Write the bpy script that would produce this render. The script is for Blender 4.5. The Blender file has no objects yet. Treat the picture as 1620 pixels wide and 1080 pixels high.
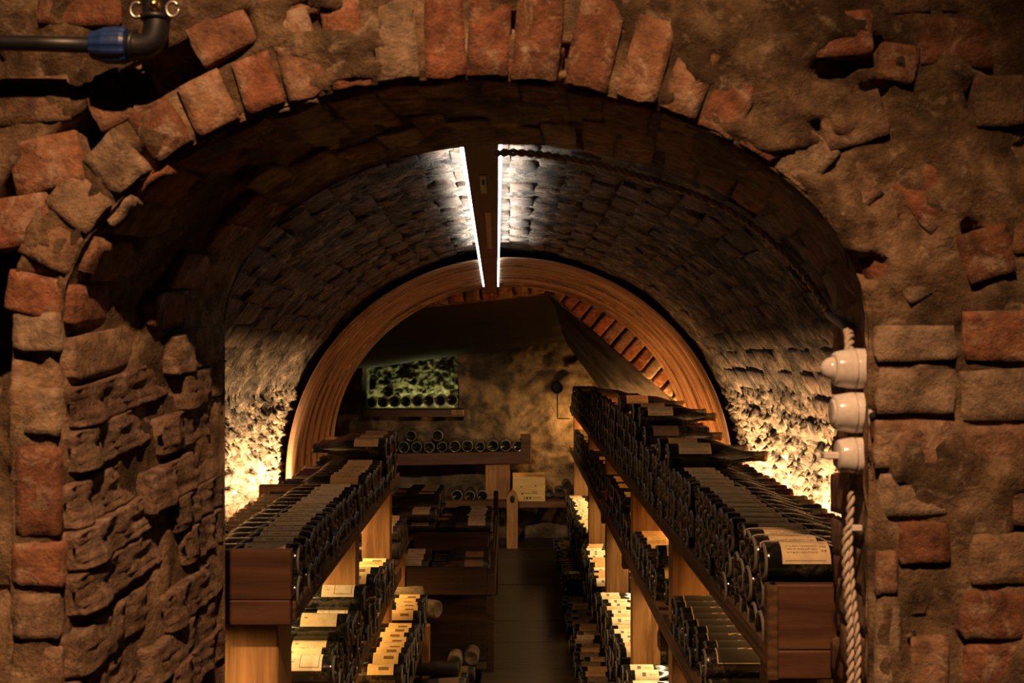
import bpy, bmesh, math, random
import numpy as np
from mathutils import Matrix, Vector

random.seed(7)
rng = np.random.default_rng(11)
sc = bpy.context.scene
COL = sc.collection
H = 1.72                      # camera height; scene is laid out in z relative to the camera, then lifted by H
F = 1900.0                    # focal length in pixels of the 1620x1080 frame

# ------------------------------------------------------------------ camera, world, lights, exposure
cd = bpy.data.cameras.new('camera')
cam = bpy.data.objects.new('camera', cd)
COL.objects.link(cam)
cam.location = (0, 0, H)
cam.rotation_euler = (math.pi / 2, 0, 0)
cd.sensor_width = 36
cd.lens = F / 1620 * 36
cd.shift_x = 4 / 1620
cd.shift_y = -13 / 1620
cd.clip_start = 0.05
cd.dof.use_dof = True
cd.dof.focus_distance = 4.2
cd.dof.aperture_fstop = 9
sc.camera = cam

w = bpy.data.worlds.new('world')
sc.world = w
w.use_nodes = True
w.node_tree.nodes['Background'].inputs[0].default_value = (1, .62, .35, 1)
w.node_tree.nodes['Background'].inputs[1].default_value = 0.010

vs = sc.view_settings
vs.view_transform = 'Standard'
vs.look = 'None'
vs.gamma = 1
vs.use_curve_mapping = False
vs.exposure = 0.5
sc.cycles.use_denoising = True
sc.cycles.max_bounces = 6
sc.cycles.sample_clamp_indirect = 4

WARM = (1, .56, .23)
AMBER = (1, .49, .15)


def light(name, kind, loc, energy, color, **kw):
    l = bpy.data.lights.new(name, kind)
    l.energy = energy
    l.color = color
    o = bpy.data.objects.new(name, l)
    COL.objects.link(o)
    o.location = (loc[0], loc[1], loc[2] + H)
    d = kw.pop('aim', None)
    for k, v in kw.items():
        setattr(l, k, v)
    if d is not None:
        o.rotation_euler = Vector(d).to_track_quat('-Z', 'Y').to_euler()
    return o


def strip_light(name, x, z, y0, y1, energy, color, d, spread=180, width=.012):
    """a long led strip running along y that shines towards d"""
    l = bpy.data.lights.new(name, 'AREA')
    l.shape = 'RECTANGLE'
    l.size = y1 - y0
    l.size_y = width
    l.energy = energy
    l.color = color
    l.spread = math.radians(spread)
    o = bpy.data.objects.new(name, l)
    COL.objects.link(o)
    za, zb = z if isinstance(z, tuple) else (z, z)
    z = (za + zb) / 2
    zax = -Vector(d).normalized()
    xax = Vector((0, y1 - y0, zb - za)).normalized()
    yax = zax.cross(xax).normalized()
    zax = xax.cross(yax)
    o.matrix_world = Matrix(((xax.x, yax.x, zax.x, x), (xax.y, yax.y, zax.y, (y0 + y1) / 2),
                             (xax.z, yax.z, zax.z, z + H), (0, 0, 0, 1)))
    return o


# lamp of the front room, above and beside the photographer
light('front_room_lamp', 'SPOT', (-.08, .05, 1.75), 410, (1, .54, .28), shadow_soft_size=.02,
      spot_size=math.radians(72), spot_blend=1.0, aim=(-.14, 1.73, -3.1))
# led strips behind the bottle necks of both upper shelves, washing the walls
strip_light('wall_led_right', .88, -.70, 2.5, 5.0, 92, (1, .62, .31), (.62, 0, 1), 80)
strip_light('wall_led_right_far', .88, -.68, 5.1, 9.8, 44, AMBER, (.1, 0, 1), 100)
strip_light('wall_led_left', -.88, -.70, 2.75, 5.2, 86, (1, .62, .31), (-.62, 0, 1), 80)
# led strips under the shelves
strip_light('shelf_led_right_mid', .80, -.675, 2.5, 9.6, 20, AMBER, (-.25, 0, -1), 150)
strip_light('shelf_led_right_low', .72, -1.06, 3.0, 9.6, 20, (1, .64, .28), (-.35, 0, -1), 150)
strip_light('shelf_led_left_mid', -.80, -.675, 2.5, 5.2, 17, (1, .62, .26), (.25, 0, -1), 150)
strip_light('shelf_led_left_low', -.70, -1.12, 3.2, 5.9, 14, AMBER, (.35, 0, -1), 150)
# upright strip at the far end of the right rack, grazing the back wall
light('end_led', 'AREA', (.80, 9.85, -.75), 10, AMBER, shape='RECTANGLE', size=.5, size_y=.012, aim=(-1, .18, .25))
# added fill spot, unseen behind the chamber arch, brightens the back shelf and case
light('chamber_fill_spot', 'SPOT', (-.25, 6.75, .05), 85, (1, .68, .40), shadow_soft_size=.03, spot_size=math.radians(44), spot_blend=.9,
      aim=(.04, 3.1, -1.3))
# cool strips on both sides of the crown batten
strip_light('crown_led_left', -.113, (.426, .320), 2.42, 4.9, 8, (.86, .93, 1), (-.62, 0, 1), 98, .01)
strip_light('crown_led_right', -.028, (.426, .320), 2.42, 4.9, 8, (.86, .93, 1), (.62, 0, 1), 98, .01)
# small lamp hidden in the niche of the back wall
light('niche_lamp', 'AREA', (-.84, 10.585, -.65), 3.0, (1, .97, .48), shape='RECTANGLE', size=.74, size_y=.02,
      aim=(0, .35, 1))

# ------------------------------------------------------------------ helpers
def W(px, py, s):
    """pixel at scale s (px per metre) -> x, z relative"""
    return (px - 806) / s, (527 - py) / s


def vnoise(P, freq, seed=0):
    p = np.asarray(P, dtype=np.float64) * freq + 100.0
    i = np.floor(p).astype(np.int64)
    f = p - i
    f = f * f * (3 - 2 * f)

    def h(a, b, c):
        n = (a * 374761393 + b * 668265263 + c * 1274126177 + seed * 974634571) & 0xffffffff
        n = ((n ^ (n >> 13)) * 1274126177) & 0xffffffff
        n = n ^ (n >> 16)
        return (n & 0xffff) / 65535.0
    x, y, z = i[:, 0], i[:, 1], i[:, 2]
    fx, fy, fz = f[:, 0], f[:, 1], f[:, 2]
    c00 = h(x, y, z) * (1 - fx) + h(x + 1, y, z) * fx
    c10 = h(x, y + 1, z) * (1 - fx) + h(x + 1, y + 1, z) * fx
    c01 = h(x, y, z + 1) * (1 - fx) + h(x + 1, y, z + 1) * fx
    c11 = h(x, y + 1, z + 1) * (1 - fx) + h(x + 1, y + 1, z + 1) * fx
    return ((c00 * (1 - fy) + c10 * fy) * (1 - fz) + (c01 * (1 - fy) + c11 * fy) * fz) * 2 - 1


def fbm(P, freq, octv=3, seed=0, gain=.5):
    a, t = 1.0, 0
    for k in range(octv):
        t = t + a * vnoise(P, freq * 2 ** k, seed + k)
        a *= gain
    return t


def smooth01(x):
    x = np.clip(x, 0, 1)
    return x * x * (3 - 2 * x)


def mk(name, V, Fc, mat, parent=None, smooth=False, lift=True, uv=None, mats=None, midx=None):
    V = np.array(V, dtype=np.float64).reshape(-1, 3).copy()
    if lift:
        V[:, 2] += H
    me = bpy.data.meshes.new(name)
    if isinstance(Fc, np.ndarray) and Fc.ndim == 2 and len(Fc):
        n, k = Fc.shape
        me.vertices.add(len(V))
        me.vertices.foreach_set('co', V.ravel())
        me.loops.add(n * k)
        me.loops.foreach_set('vertex_index', Fc.ravel().astype(np.int32))
        me.polygons.add(n)
        me.polygons.foreach_set('loop_start', np.arange(0, n * k, k, dtype=np.int32))
        me.update(calc_edges=True)
    else:
        me.from_pydata([tuple(v) for v in V], [], [list(f) for f in Fc])
    if uv is not None:
        ul = me.uv_layers.new(name='UVMap')
        li = np.zeros(len(me.loops), dtype=np.int32)
        me.loops.foreach_get('vertex_index', li)
        ul.data.foreach_set('uv', np.asarray(uv, dtype=np.float64)[li].ravel())
    if mats:
        for m in mats:
            me.materials.append(m)
        if midx is not None:
            me.polygons.foreach_set('material_index', np.asarray(midx, dtype=np.int32))
    elif mat:
        me.materials.append(mat)
    if smooth:
        me.polygons.foreach_set('use_smooth', np.ones(len(me.polygons), dtype=bool))
    me.update()
    o = bpy.data.objects.new(name, me)
    COL.objects.link(o)
    if parent:
        o.parent = parent
    return o


def gridfaces(nu, nv, closed_u=False):
    iu = np.arange(nu if closed_u else nu - 1)
    iv = np.arange(nv - 1)
    A, B = np.meshgrid(iu, iv, indexing='ij')
    A2 = (A + 1) % nu
    return np.stack([A * nv + B, A2 * nv + B, A2 * nv + B + 1, A * nv + B + 1], -1).reshape(-1, 4)


def tag(o, label=None, cat=None, group=None, kind=None):
    if label:
        o['label'] = label
    if cat:
        o['category'] = cat
    if group:
        o['group'] = group
    if kind:
        o['kind'] = kind
    return o


def empty(name, loc=(0, 0, 0)):
    o = bpy.data.objects.new(name, None)
    o.empty_display_size = .05
    COL.objects.link(o)
    o.location = loc
    return o


def boxmesh(x0, x1, y0, y1, z0, z1, bev=.003):
    bm = bmesh.new()
    bmesh.ops.create_cube(bm, size=1)
    for v in bm.verts:
        v.co = Vector((x0 + (v.co.x + .5) * (x1 - x0), y0 + (v.co.y + .5) * (y1 - y0), z0 + (v.co.z + .5) * (z1 - z0)))
    if bev:
        bmesh.ops.bevel(bm, geom=list(bm.edges), offset=bev, segments=1, affect='EDGES')
    V = [tuple(v.co) for v in bm.verts]
    bm.verts.index_update()
    Fc = [[v.index for v in f.verts] for f in bm.faces]
    bm.free()
    return V, Fc


def box(name, x0, x1, y0, y1, z0, z1, mat, parent=None, bev=.003, rot=None):
    V, Fc = boxmesh(min(x0, x1), max(x0, x1), y0, y1, z0, z1, bev)
    o = mk(name, V, Fc, mat, parent)
    return o


def lathe(profile, n=20, axis='x'):
    """profile: list of (t, r); revolve about axis"""
    V, Fc = [], []
    m = len(profile)
    for j in range(n):
        a = 2 * math.pi * j / n
        c, s_ = math.cos(a), math.sin(a)
        for t, r in profile:
            if axis == 'x':
                V.append((t, r * s_, r * c))
            elif axis == 'y':
                V.append((r * c, t, r * s_))
            else:
                V.append((r * c, r * s_, t))
    for j in range(n):
        for i in range(m - 1):
            a, b = j * m + i, ((j + 1) % n) * m + i
            Fc.append((a, a + 1, b + 1, b))
    return V, np.array(Fc)


def spline(pts, n=8):
    pts = [Vector(p) for p in pts]
    P = [pts[0] * 2 - pts[1]] + pts + [pts[-1] * 2 - pts[-2]]
    out = []
    for i in range(1, len(P) - 2):
        p0, p1, p2, p3 = P[i - 1:i + 3]
        for k in range(n):
            t = k / n
            out.append(.5 * ((2 * p1) + (p2 - p0) * t + (2 * p0 - 5 * p1 + 4 * p2 - p3) * t * t + (3 * p1 - p0 - 3 * p2 + p3) * t ** 3))
    out.append(pts[-1])
    return out


def frames(path):
    n = len(path)
    T = [(path[min(i + 1, n - 1)] - path[max(i - 1, 0)]).normalized() for i in range(n)]
    up = Vector((0, 0, 1)) if abs(T[0].z) < .9 else Vector((1, 0, 0))
    N = [(up - T[0] * up.dot(T[0])).normalized()]
    for i in range(1, n):
        v = N[-1] - T[i] * N[-1].dot(T[i])
        N.append(v.normalized())
    return T, N, [T[i].cross(N[i]) for i in range(n)]


def tubemesh(path, r, seg=6):
    path = [Vector(p) for p in path]
    T, N, B = frames(path)
    V, Fc = [], []
    n = len(path)
    for i, p in enumerate(path):
        rr = r(i / (n - 1)) if callable(r) else r
        for j in range(seg):
            a = 2 * math.pi * j / seg
            V.append(tuple(p + N[i] * (math.cos(a) * rr) + B[i] * (math.sin(a) * rr)))
    for i in range(n - 1):
        for j in range(seg):
            a, b = i * seg + j, i * seg + (j + 1) % seg
            Fc.append((a, b, b + seg, a + seg))
    Fc.append(tuple(range(seg))[::-1])
    Fc.append(tuple((n - 1) * seg + j for j in range(seg)))
    return V, Fc


def tube(name, path, r, mat, parent=None, seg=6):
    V, Fc = tubemesh(path, r, seg)
    return mk(name, V, Fc, mat, parent, smooth=True)


# ------------------------------------------------------------------ materials
def newmat(name):
    m = bpy.data.materials.new(name)
    m.use_nodes = True
    nt = m.node_tree
    return m, nt, nt.nodes['Principled BSDF']


def nd(nt, t, **kw):
    n = nt.nodes.new(t)
    for k, v in kw.items():
        if isinstance(k, str) and hasattr(n, k):
            setattr(n, k, v)
    return n


def lk(nt, a, b):
    nt.links.new(a, b)


def noise(nt, vec, scale, detail=4, rough=.6, dist=0):
    n = nt.nodes.new('ShaderNodeTexNoise')
    n.inputs['Scale'].default_value = scale
    n.inputs['Detail'].default_value = detail
    n.inputs['Roughness'].default_value = rough
    n.inputs['Distortion'].default_value = dist
    if vec is not None:
        nt.links.new(vec, n.inputs['Vector'])
    return n.outputs['Fac']


def ramp(nt, fac, stops, interp='LINEAR'):
    r = nt.nodes.new('ShaderNodeValToRGB')
    r.color_ramp.interpolation = interp
    e = r.color_ramp.elements
    while len(e) < len(stops):
        e.new(.5)
    for i, (p, c) in enumerate(stops):
        e[i].position = p
        e[i].color = (c[0], c[1], c[2], 1) if isinstance(c, (tuple, list)) else (c, c, c, 1)
    nt.links.new(fac, r.inputs[0])
    return r.outputs[0]


def mix(nt, fac, a, b, mode='MIX'):
    m = nt.nodes.new('ShaderNodeMix')
    m.data_type = 'RGBA'
    m.blend_type = mode
    for sck, v in ((m.inputs[0], fac), (m.inputs[6], a), (m.inputs[7], b)):
        if isinstance(v, (int, float)):
            sck.default_value = v
        elif isinstance(v, tuple):
            sck.default_value = (v[0], v[1], v[2], 1)
        else:
            nt.links.new(v, sck)
    return m.outputs[2]


def math_(nt, op, a, b=None):
    m = nt.nodes.new('ShaderNodeMath')
    m.operation = op
    for i, v in enumerate((a, b)):
        if v is None:
            continue
        if isinstance(v, (int, float)):
            m.inputs[i].default_value = v
        else:
            nt.links.new(v, m.inputs[i])
    return m.outputs[0]


def bump(nt, bsdf, hgt, strength=.5, dist=.01):
    b = nt.nodes.new('ShaderNodeBump')
    b.inputs['Strength'].default_value = strength
    b.inputs['Distance'].default_value = dist
    nt.links.new(hgt, b.inputs['Height'])
    nt.links.new(b.outputs[0], bsdf.inputs['Normal'])


def worldpos(nt, scale=(1, 1, 1)):
    g = nt.nodes.new('ShaderNodeNewGeometry')
    if scale == (1, 1, 1):
        return g.outputs['Position']
    m = nt.nodes.new('ShaderNodeMapping')
    m.inputs['Scale'].default_value = scale
    nt.links.new(g.outputs['Position'], m.inputs['Vector'])
    return m.outputs[0]


def stone_mat(name, stops, sc1=14, bumpd=.012, grime=.5, stretch=(1, 1, 1), white=None, fine=140, strength=.9):
    m, nt, b = newmat(name)
    p = worldpos(nt, stretch)
    n1 = noise(nt, p, sc1, 9, .74)
    col = ramp(nt, n1, stops)
    n2 = noise(nt, p, 4.5, 4, .6, .4)
    dark = ramp(nt, n2, [(.38, 1 - grime), (.6, 1)])
    col = mix(nt, 1.0, col, dark, 'MULTIPLY')
    if white:
        n3 = noise(nt, p, 22, 5, .7, .6)
        col = mix(nt, ramp(nt, n3, [(.56, 0.), (.70, white[1])]), col, white[0])
    lk(nt, col, b.inputs['Base Color'])
    b.inputs['Roughness'].default_value = .92
    b.inputs['Specular IOR Level'].default_value = .2
    hgt = math_(nt, 'ADD', noise(nt, p, 38, 6, .75), math_(nt, 'MULTIPLY', noise(nt, p, fine, 4, .7), .35))
    bump(nt, b, hgt, strength, bumpd)
    return m


def brick_mat(name, stops, white=.8, bumpd=.008):
    m, nt, b = newmat(name)
    oi = nt.nodes.new('ShaderNodeObjectInfo')
    p = worldpos(nt)
    add = nt.nodes.new('ShaderNodeVectorMath')
    add.operation = 'ADD'
    lk(nt, p, add.inputs[0])
    cmb = nt.nodes.new('ShaderNodeCombineXYZ')
    r10 = math_(nt, 'MULTIPLY', oi.outputs['Random'], 37.0)
    for k in range(3):
        lk(nt, r10, cmb.inputs[k])
    lk(nt, cmb.outputs[0], add.inputs[1])
    p = add.outputs[0]
    base = ramp(nt, oi.outputs['Random'], stops)
    n1 = noise(nt, p, 30, 6, .7)
    col = mix(nt, 1., base, ramp(nt, n1, [(.3, .30), (.72, 1.35)]), 'MULTIPLY')
    n2 = noise(nt, p, 17, 6, .75, .8)
    col = mix(nt, ramp(nt, n2, [(.52, 0.), (.68, white)]), col, (.40, .30, .20))
    n3 = noise(nt, p, 9, 4, .6, .3)
    col = mix(nt, ramp(nt, n3, [(.30, .75), (.46, 0.)]), col, (.05, .03, .018))
    lk(nt, col, b.inputs['Base Color'])
    b.inputs['Roughness'].default_value = .9
    b.inputs['Specular IOR Level'].default_value = .2
    hgt = math_(nt, 'ADD', noise(nt, p, 45, 6, .72), math_(nt, 'MULTIPLY', noise(nt, p, 170, 4, .7), .35))
    bump(nt, b, hgt, .9, bumpd * 1.4)
    return m


def wood_mat(name, dark, lightc, axis='y', rough=.6, freq=1.0):
    m, nt, b = newmat(name)
    k = {'x': (3, 38, 38), 'y': (38, 2.2, 38), 'z': (38, 38, 3)}[axis]
    p = worldpos(nt, tuple(v * freq for v in k))
    n1 = noise(nt, p, 1.0, 6, .65, .5)
    oi = nt.nodes.new('ShaderNodeObjectInfo')
    col = ramp(nt, n1, [(.38, dark), (.62, lightc)])
    col = mix(nt, 1., col, ramp(nt, oi.outputs['Random'], [(0, .72), (1, 1.15)]), 'MULTIPLY')
    # growth rings
    k2 = {'x': (1.2, 14, 14), 'y': (14, .9, 14), 'z': (14, 14, 1.2)}[axis]
    p2 = worldpos(nt, k2)
    wv = nt.nodes.new('ShaderNodeTexWave')
    wv.wave_type = 'RINGS'
    wv.inputs['Scale'].default_value = 1.1
    wv.inputs['Distortion'].default_value = 5
    wv.inputs['Detail'].default_value = 3
    lk(nt, p2, wv.inputs['Vector'])
    col = mix(nt, .35, col, mix(nt, wv.outputs['Fac'], dark, lightc))
    lk(nt, col, b.inputs['Base Color'])
    b.inputs['Roughness'].default_value = rough
    b.inputs['Specular IOR Level'].default_value = .3
    bump(nt, b, math_(nt, 'ADD', n1, wv.outputs['Fac']), .35, .002)
    return m


def plain_mat(name, col, rough=.5, metal=0, spec=.5, emit=None, es=0, bumps=None, coat=0):
    m, nt, b = newmat(name)
    b.inputs['Base Color'].default_value = (*col, 1)
    b.inputs['Roughness'].default_value = rough
    b.inputs['Metallic'].default_value = metal
    b.inputs['Specular IOR Level'].default_value = spec
    b.inputs['Coat Weight'].default_value = coat
    if emit:
        b.inputs['Emission Color'].default_value = (*emit, 1)
        b.inputs['Emission Strength'].default_value = es
    p = worldpos(nt)
    n1 = noise(nt, p, bumps[0] if bumps else 60, 4)
    lk(nt, mix(nt, 1., (*col,), ramp(nt, n1, [(.3, .8), (.7, 1.1)]), 'MULTIPLY'), b.inputs['Base Color'])
    if bumps:
        bump(nt, b, n1, bumps[1], bumps[2])
    return m


M = {}
M['mortar'] = stone_mat('mortar', [(.30, (.04, .025, .014)), (.5, (.19, .118, .062)), (.72, (.42, .29, .165))], 16, .014, .7,
                        white=((.40, .31, .20), .6))
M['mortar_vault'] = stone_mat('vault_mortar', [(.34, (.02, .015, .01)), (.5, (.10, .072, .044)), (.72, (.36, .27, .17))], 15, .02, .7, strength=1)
M['brick'] = brick_mat('old_brick', [(0, (.17, .075, .038)), (.25, (.26, .10, .05)), (.45, (.22, .14, .08)), (.65, (.30, .12, .055)), (.8, (.25, .17, .10)), (1, (.30, .21, .13))])
M['brick_jamb'] = brick_mat('weathered_brick', [(0, (.17, .10, .06)), (.5, (.24, .15, .09)), (1, (.20, .13, .085))], .6, .012)
M['brick_vault'] = brick_mat('sooty_brick', [(0, (.06, .036, .022)), (.4, (.10, .058, .032)), (.7, (.07, .05, .034)), (1, (.12, .072, .04))], .5, .012)  # darker brick tones for the vault
M['rock'] = stone_mat('tooled_rock', [(.25, (.10, .075, .045)), (.5, (.25, .19, .115)), (.8, (.42, .33, .21))], 11, .02, .55, strength=1)
M['moss'] = stone_mat('mossy_rock', [(.3, (.03, .028, .015)), (.5, (.14, .13, .06)), (.75, (.45, .42, .22))], 30, .03, .6, strength=1)
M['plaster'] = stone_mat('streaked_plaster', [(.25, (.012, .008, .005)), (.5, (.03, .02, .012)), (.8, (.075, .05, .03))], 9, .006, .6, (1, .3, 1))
M['floor_base'] = stone_mat('shaded_floor_base', [(.3, (.012, .009, .006)), (.7, (.05, .036, .022))], 12, .01, .5)  # floor base darkened so its colour carries the shade under the bin
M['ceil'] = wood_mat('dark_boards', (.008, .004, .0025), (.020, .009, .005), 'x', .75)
M['floor'] = wood_mat('floor_boards', (.022, .014, .008), (.055, .035, .019), 'x', .7)
M['wood_y'] = wood_mat('rail_wood', (.055, .026, .012), (.15, .078, .035), 'y', .55)
M['wood_x'] = wood_mat('cross_wood', (.06, .024, .012), (.13, .06, .028), 'x', .55)
M['wood_z'] = wood_mat('post_wood', (.17, .075, .026), (.46, .24, .085), 'z', .55)
M['wood_box'] = wood_mat('case_wood', (.50, .33, .13), (.66, .46, .20), 'x', .6)
M['bin'] = wood_mat('bin_wood', (.025, .012, .007), (.075, .038, .02), 'x', .6)
M['beam'] = wood_mat('batten_wood', (.035, .014, .008), (.085, .036, .018), 'y', .6)


def copper():
    m, nt, b = newmat('bent_copper_boards')
    p = worldpos(nt, (1.2, 26, 1.2))
    n1 = noise(nt, p, 1, 3, .5)
    p2 = worldpos(nt)
    n2 = noise(nt, p2, 7, 4, .6)
    col = ramp(nt, n1, [(.3, (.60, .32, .16)), (.7, (.90, .56, .33))])
    col = mix(nt, ramp(nt, n2, [(.45, 0.), (.7, .5)]), col, (.30, .14, .07))
    lk(nt, col, b.inputs['Base Color'])
    b.inputs['Metallic'].default_value = .92
    lk(nt, ramp(nt, n1, [(.3, .22), (.7, .36)]), b.inputs['Roughness'])
    bump(nt, b, n1, .05, .001)
    return m


M['copper'] = copper()


def glass_mat(name, col, dust=.35, rough=.12):
    m, nt, b = newmat(name)
    p = worldpos(nt)
    oi = nt.nodes.new('ShaderNodeObjectInfo')
    n1 = noise(nt, p, 55, 5, .7)
    n2 = noise(nt, p, 12, 3, .6)
    f = math_(nt, 'MULTIPLY', ramp(nt, n1, [(.45, 0.), (.75, 1.)]), ramp(nt, n2, [(.4, 0.), (.65, dust)]))
    lk(nt, mix(nt, f, col, (.16, .125, .08)), b.inputs['Base Color'])
    lk(nt, math_(nt, 'ADD', math_(nt, 'MULTIPLY', f, .7), rough), b.inputs['Roughness'])
    b.inputs['Specular IOR Level'].default_value = .6
    return m


M['glass'] = glass_mat('dark_bottle_glass', (.006, .007, .005), .6)
M['glass_dusty'] = glass_mat('dusty_bottle_glass', (.02, .017, .012), 1.0, .3)
M['glass_mould'] = stone_mat('mould_covered_glass', [(.3, (.10, .08, .05)), (.6, (.28, .23, .15))], 40, .006, .3)
M['rim'] = glass_mat('glint_base_rim', (.15, .135, .105), .8, .35)  # dusty base rim, made pale to carry the ring glints in its colour
M['porcelain'] = plain_mat('glazed_porcelain', (.66, .60, .52), .16, 0, .6, coat=.3)
M['black'] = plain_mat('black_plastic', (.010, .010, .011), .45)
M['iron'] = plain_mat('black_iron', (.015, .012, .010), .55, .6)
M['blue'] = plain_mat('blue_plastic', (.012, .035, .13), .42)
M['brass'] = plain_mat('brass', (.75, .55, .28), .3, 1)
M['steel'] = plain_mat('zinc_steel', (.55, .50, .44), .38, 1)
M['hole'] = plain_mat('dark_hole', (.01, .008, .006), .9)
M['cable'] = plain_mat('textile_cable', (.46, .37, .27), .75, 0, .3, bumps=(900, .4, .001))
M['string'] = plain_mat('cotton_string', (.52, .42, .27), .85, 0, .2)
M['foil_red'] = plain_mat('red_foil', (.14, .022, .02), .38, .3)
M['foil_gold'] = plain_mat('gold_foil', (.48, .28, .10), .38, .5)
M['foil_black'] = plain_mat('black_foil', (.02, .017, .016), .4, .2)
M['aluminium'] = plain_mat('aluminium_profile', (.6, .6, .6), .4, 1)
M['led_white'] = plain_mat('led_white', (.9, .9, .9), .5, emit=(.86, .93, 1), es=5)
M['led_warm'] = plain_mat('led_warm', (.9, .8, .6), .5, emit=(1, .66, .30), es=9)


def label_mat(name, paper, ink, rects=(), texts=(), frame=None):
    """u runs along the bottle, v around it; marks are print on the paper"""
    m, nt, b = newmat(name)
    uvn = nt.nodes.new('ShaderNodeUVMap')
    sep = nt.nodes.new('ShaderNodeSeparateXYZ')
    lk(nt, uvn.outputs[0], sep.inputs[0])
    u, v = sep.outputs[0], sep.outputs[1]

    def rect(u0, u1, v0, v1):
        a = math_(nt, 'MULTIPLY', math_(nt, 'GREATER_THAN', u, u0), math_(nt, 'LESS_THAN', u, u1))
        c = math_(nt, 'MULTIPLY', math_(nt, 'GREATER_THAN', v, v0), math_(nt, 'LESS_THAN', v, v1))
        return math_(nt, 'MULTIPLY', a, c)
    mask = None

    def acc(x):
        nonlocal mask
        mask = x if mask is None else math_(nt, 'MAXIMUM', mask, x)
    for r in rects:
        acc(rect(*r))
    if frame:
        u0, u1, v0, v1, t = frame
        acc(math_(nt, 'SUBTRACT', rect(u0, u1, v0, v1), rect(u0 + t, u1 - t, v0 + t, v1 - t)))
    for (u0, u1, v0, v1, rows) in texts:
        mp = nt.nodes.new('ShaderNodeMapping')
        mp.inputs['Scale'].default_value = (55 * (1 if rows > 2 else .5), rows / (v1 - v0) * 1.0, 1)
        lk(nt, uvn.outputs[0], mp.inputs['Vector'])
        n = noise(nt, mp.outputs[0], 1, 2, .5)
        letters = math_(nt, 'GREATER_THAN', n, .5)
        fr = math_(nt, 'FRACT', math_(nt, 'MULTIPLY', math_(nt, 'SUBTRACT', v, v0), rows / (v1 - v0)))
        line = math_(nt, 'MULTIPLY', math_(nt, 'GREATER_THAN', fr, .25), math_(nt, 'LESS_THAN', fr, .72))
        acc(math_(nt, 'MULTIPLY', math_(nt, 'MULTIPLY', letters, line), rect(u0, u1, v0, v1)))
    n1 = noise(nt, worldpos(nt), 40, 4, .6)
    pap = mix(nt, 1., paper, ramp(nt, n1, [(.3, .8), (.7, 1.08)]), 'MULTIPLY')
    col = mix(nt, math_(nt, 'MULTIPLY', mask, .85), pap, ink) if mask is not None else pap
    lk(nt, col, b.inputs['Base Color'])
    b.inputs['Roughness'].default_value = .75
    b.inputs['Specular IOR Level'].default_value = .25
    return m


INK = (.06, .045, .03)
L = {}
L['cream'] = label_mat('cream_label', (.72, .55, .30), INK, texts=[(.1, .75, .18, .40, 3), (.2, .7, .5, .62, 1), (.8, .93, .2, .8, 6)], rects=[(.06, .9, .05, .065)])
L['framed'] = label_mat('framed_label', (.68, .56, .36), INK, texts=[(.2, .55, .3, .5, 2), (.75, .95, .2, .35, 3), (.75, .95, .6, .8, 3)], frame=(.07, .62, .10, .92, .02))
L['white'] = label_mat('white_label', (.78, .68, .48), INK, texts=[(.15, .75, .62, .75, 1), (.6, .92, .2, .3, 1)], rects=[(.30, .46, .18, .36)])
L['yellow'] = label_mat('yellow_label', (.72, .54, .22), (.09, .05, .02), texts=[(.2, .8, .2, .55, 4)], rects=[(.18, .58, .70, .83)])
L['grey'] = label_mat('grey_label', (.66, .60, .42), INK, texts=[(.15, .8, .2, .7, 4)])
L['orange'] = label_mat('orange_label', (.62, .37, .14), INK, texts=[(.15, .8, .3, .7, 3)])
L['black'] = label_mat('black_label', (.020, .016, .012), (.62, .50, .36), frame=(.015, .985, .03, .97, .013), texts=[(.4, .8, .45, .6, 2)])
L['brown'] = label_mat('brown_label', (.26, .17, .09), INK, texts=[(.2, .8, .3, .6, 2)])

# ------------------------------------------------------------------ bricks
def brick_mesh(seed, n=4, rnd=.16, amp=.05, name='brick', ribs=False):
    V, Fc, idx = [], [], {}
    for ax in range(3):
        for sg in (-1, 1):
            loc = {}
            for i in range(n + 1):
                for j in range(n + 1):
                    p = [0, 0, 0]
                    p[ax] = sg
                    p[(ax + 1) % 3] = -1 + 2 * i / n
                    p[(ax + 2) % 3] = -1 + 2 * j / n
                    key = tuple(round(q, 4) for q in p)
                    if key not in idx:
                        idx[key] = len(V)
                        V.append(p)
                    loc[i, j] = idx[key]
            for i in range(n):
                for j in range(n):
                    q = (loc[i, j], loc[i + 1, j], loc[i + 1, j + 1], loc[i, j + 1])
                    Fc.append(q if sg > 0 else q[::-1])
    V = np.array(V, dtype=float)
    # rounded cube
    core = np.clip(V, -(1 - rnd), 1 - rnd)
    d = V - core
    ln = np.linalg.norm(d, axis=1, keepdims=True)
    V = np.where(ln > 1e-6, core + d / np.maximum(ln, 1e-6) * rnd, V)
    V += amp * np.stack([vnoise(V, 1.3, seed + k) for k in range(3)], -1) * 1.6
    V += amp * .6 * np.stack([vnoise(V, 3.1, seed + 9 + k) for k in range(3)], -1)
    if ribs:
        Q = V * np.array([.25, 2.2, 1.0])
        top = (np.abs(V[:, 2]) > .6) * np.sign(V[:, 2])
        V[:, 2] += top * (.22 * np.abs(vnoise(Q, 1.5, seed + 33)) * -2 + .3 + .22 * vnoise(Q, 3.0, seed + 34) + .12 * vnoise(V, 5, seed + 35))
    me = bpy.data.meshes.new(name)
    me.from_pydata([tuple(v * .5) for v in V], [], Fc)
    me.polygons.foreach_set('use_smooth', np.ones(len(me.polygons), dtype=bool))
    return me


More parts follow.
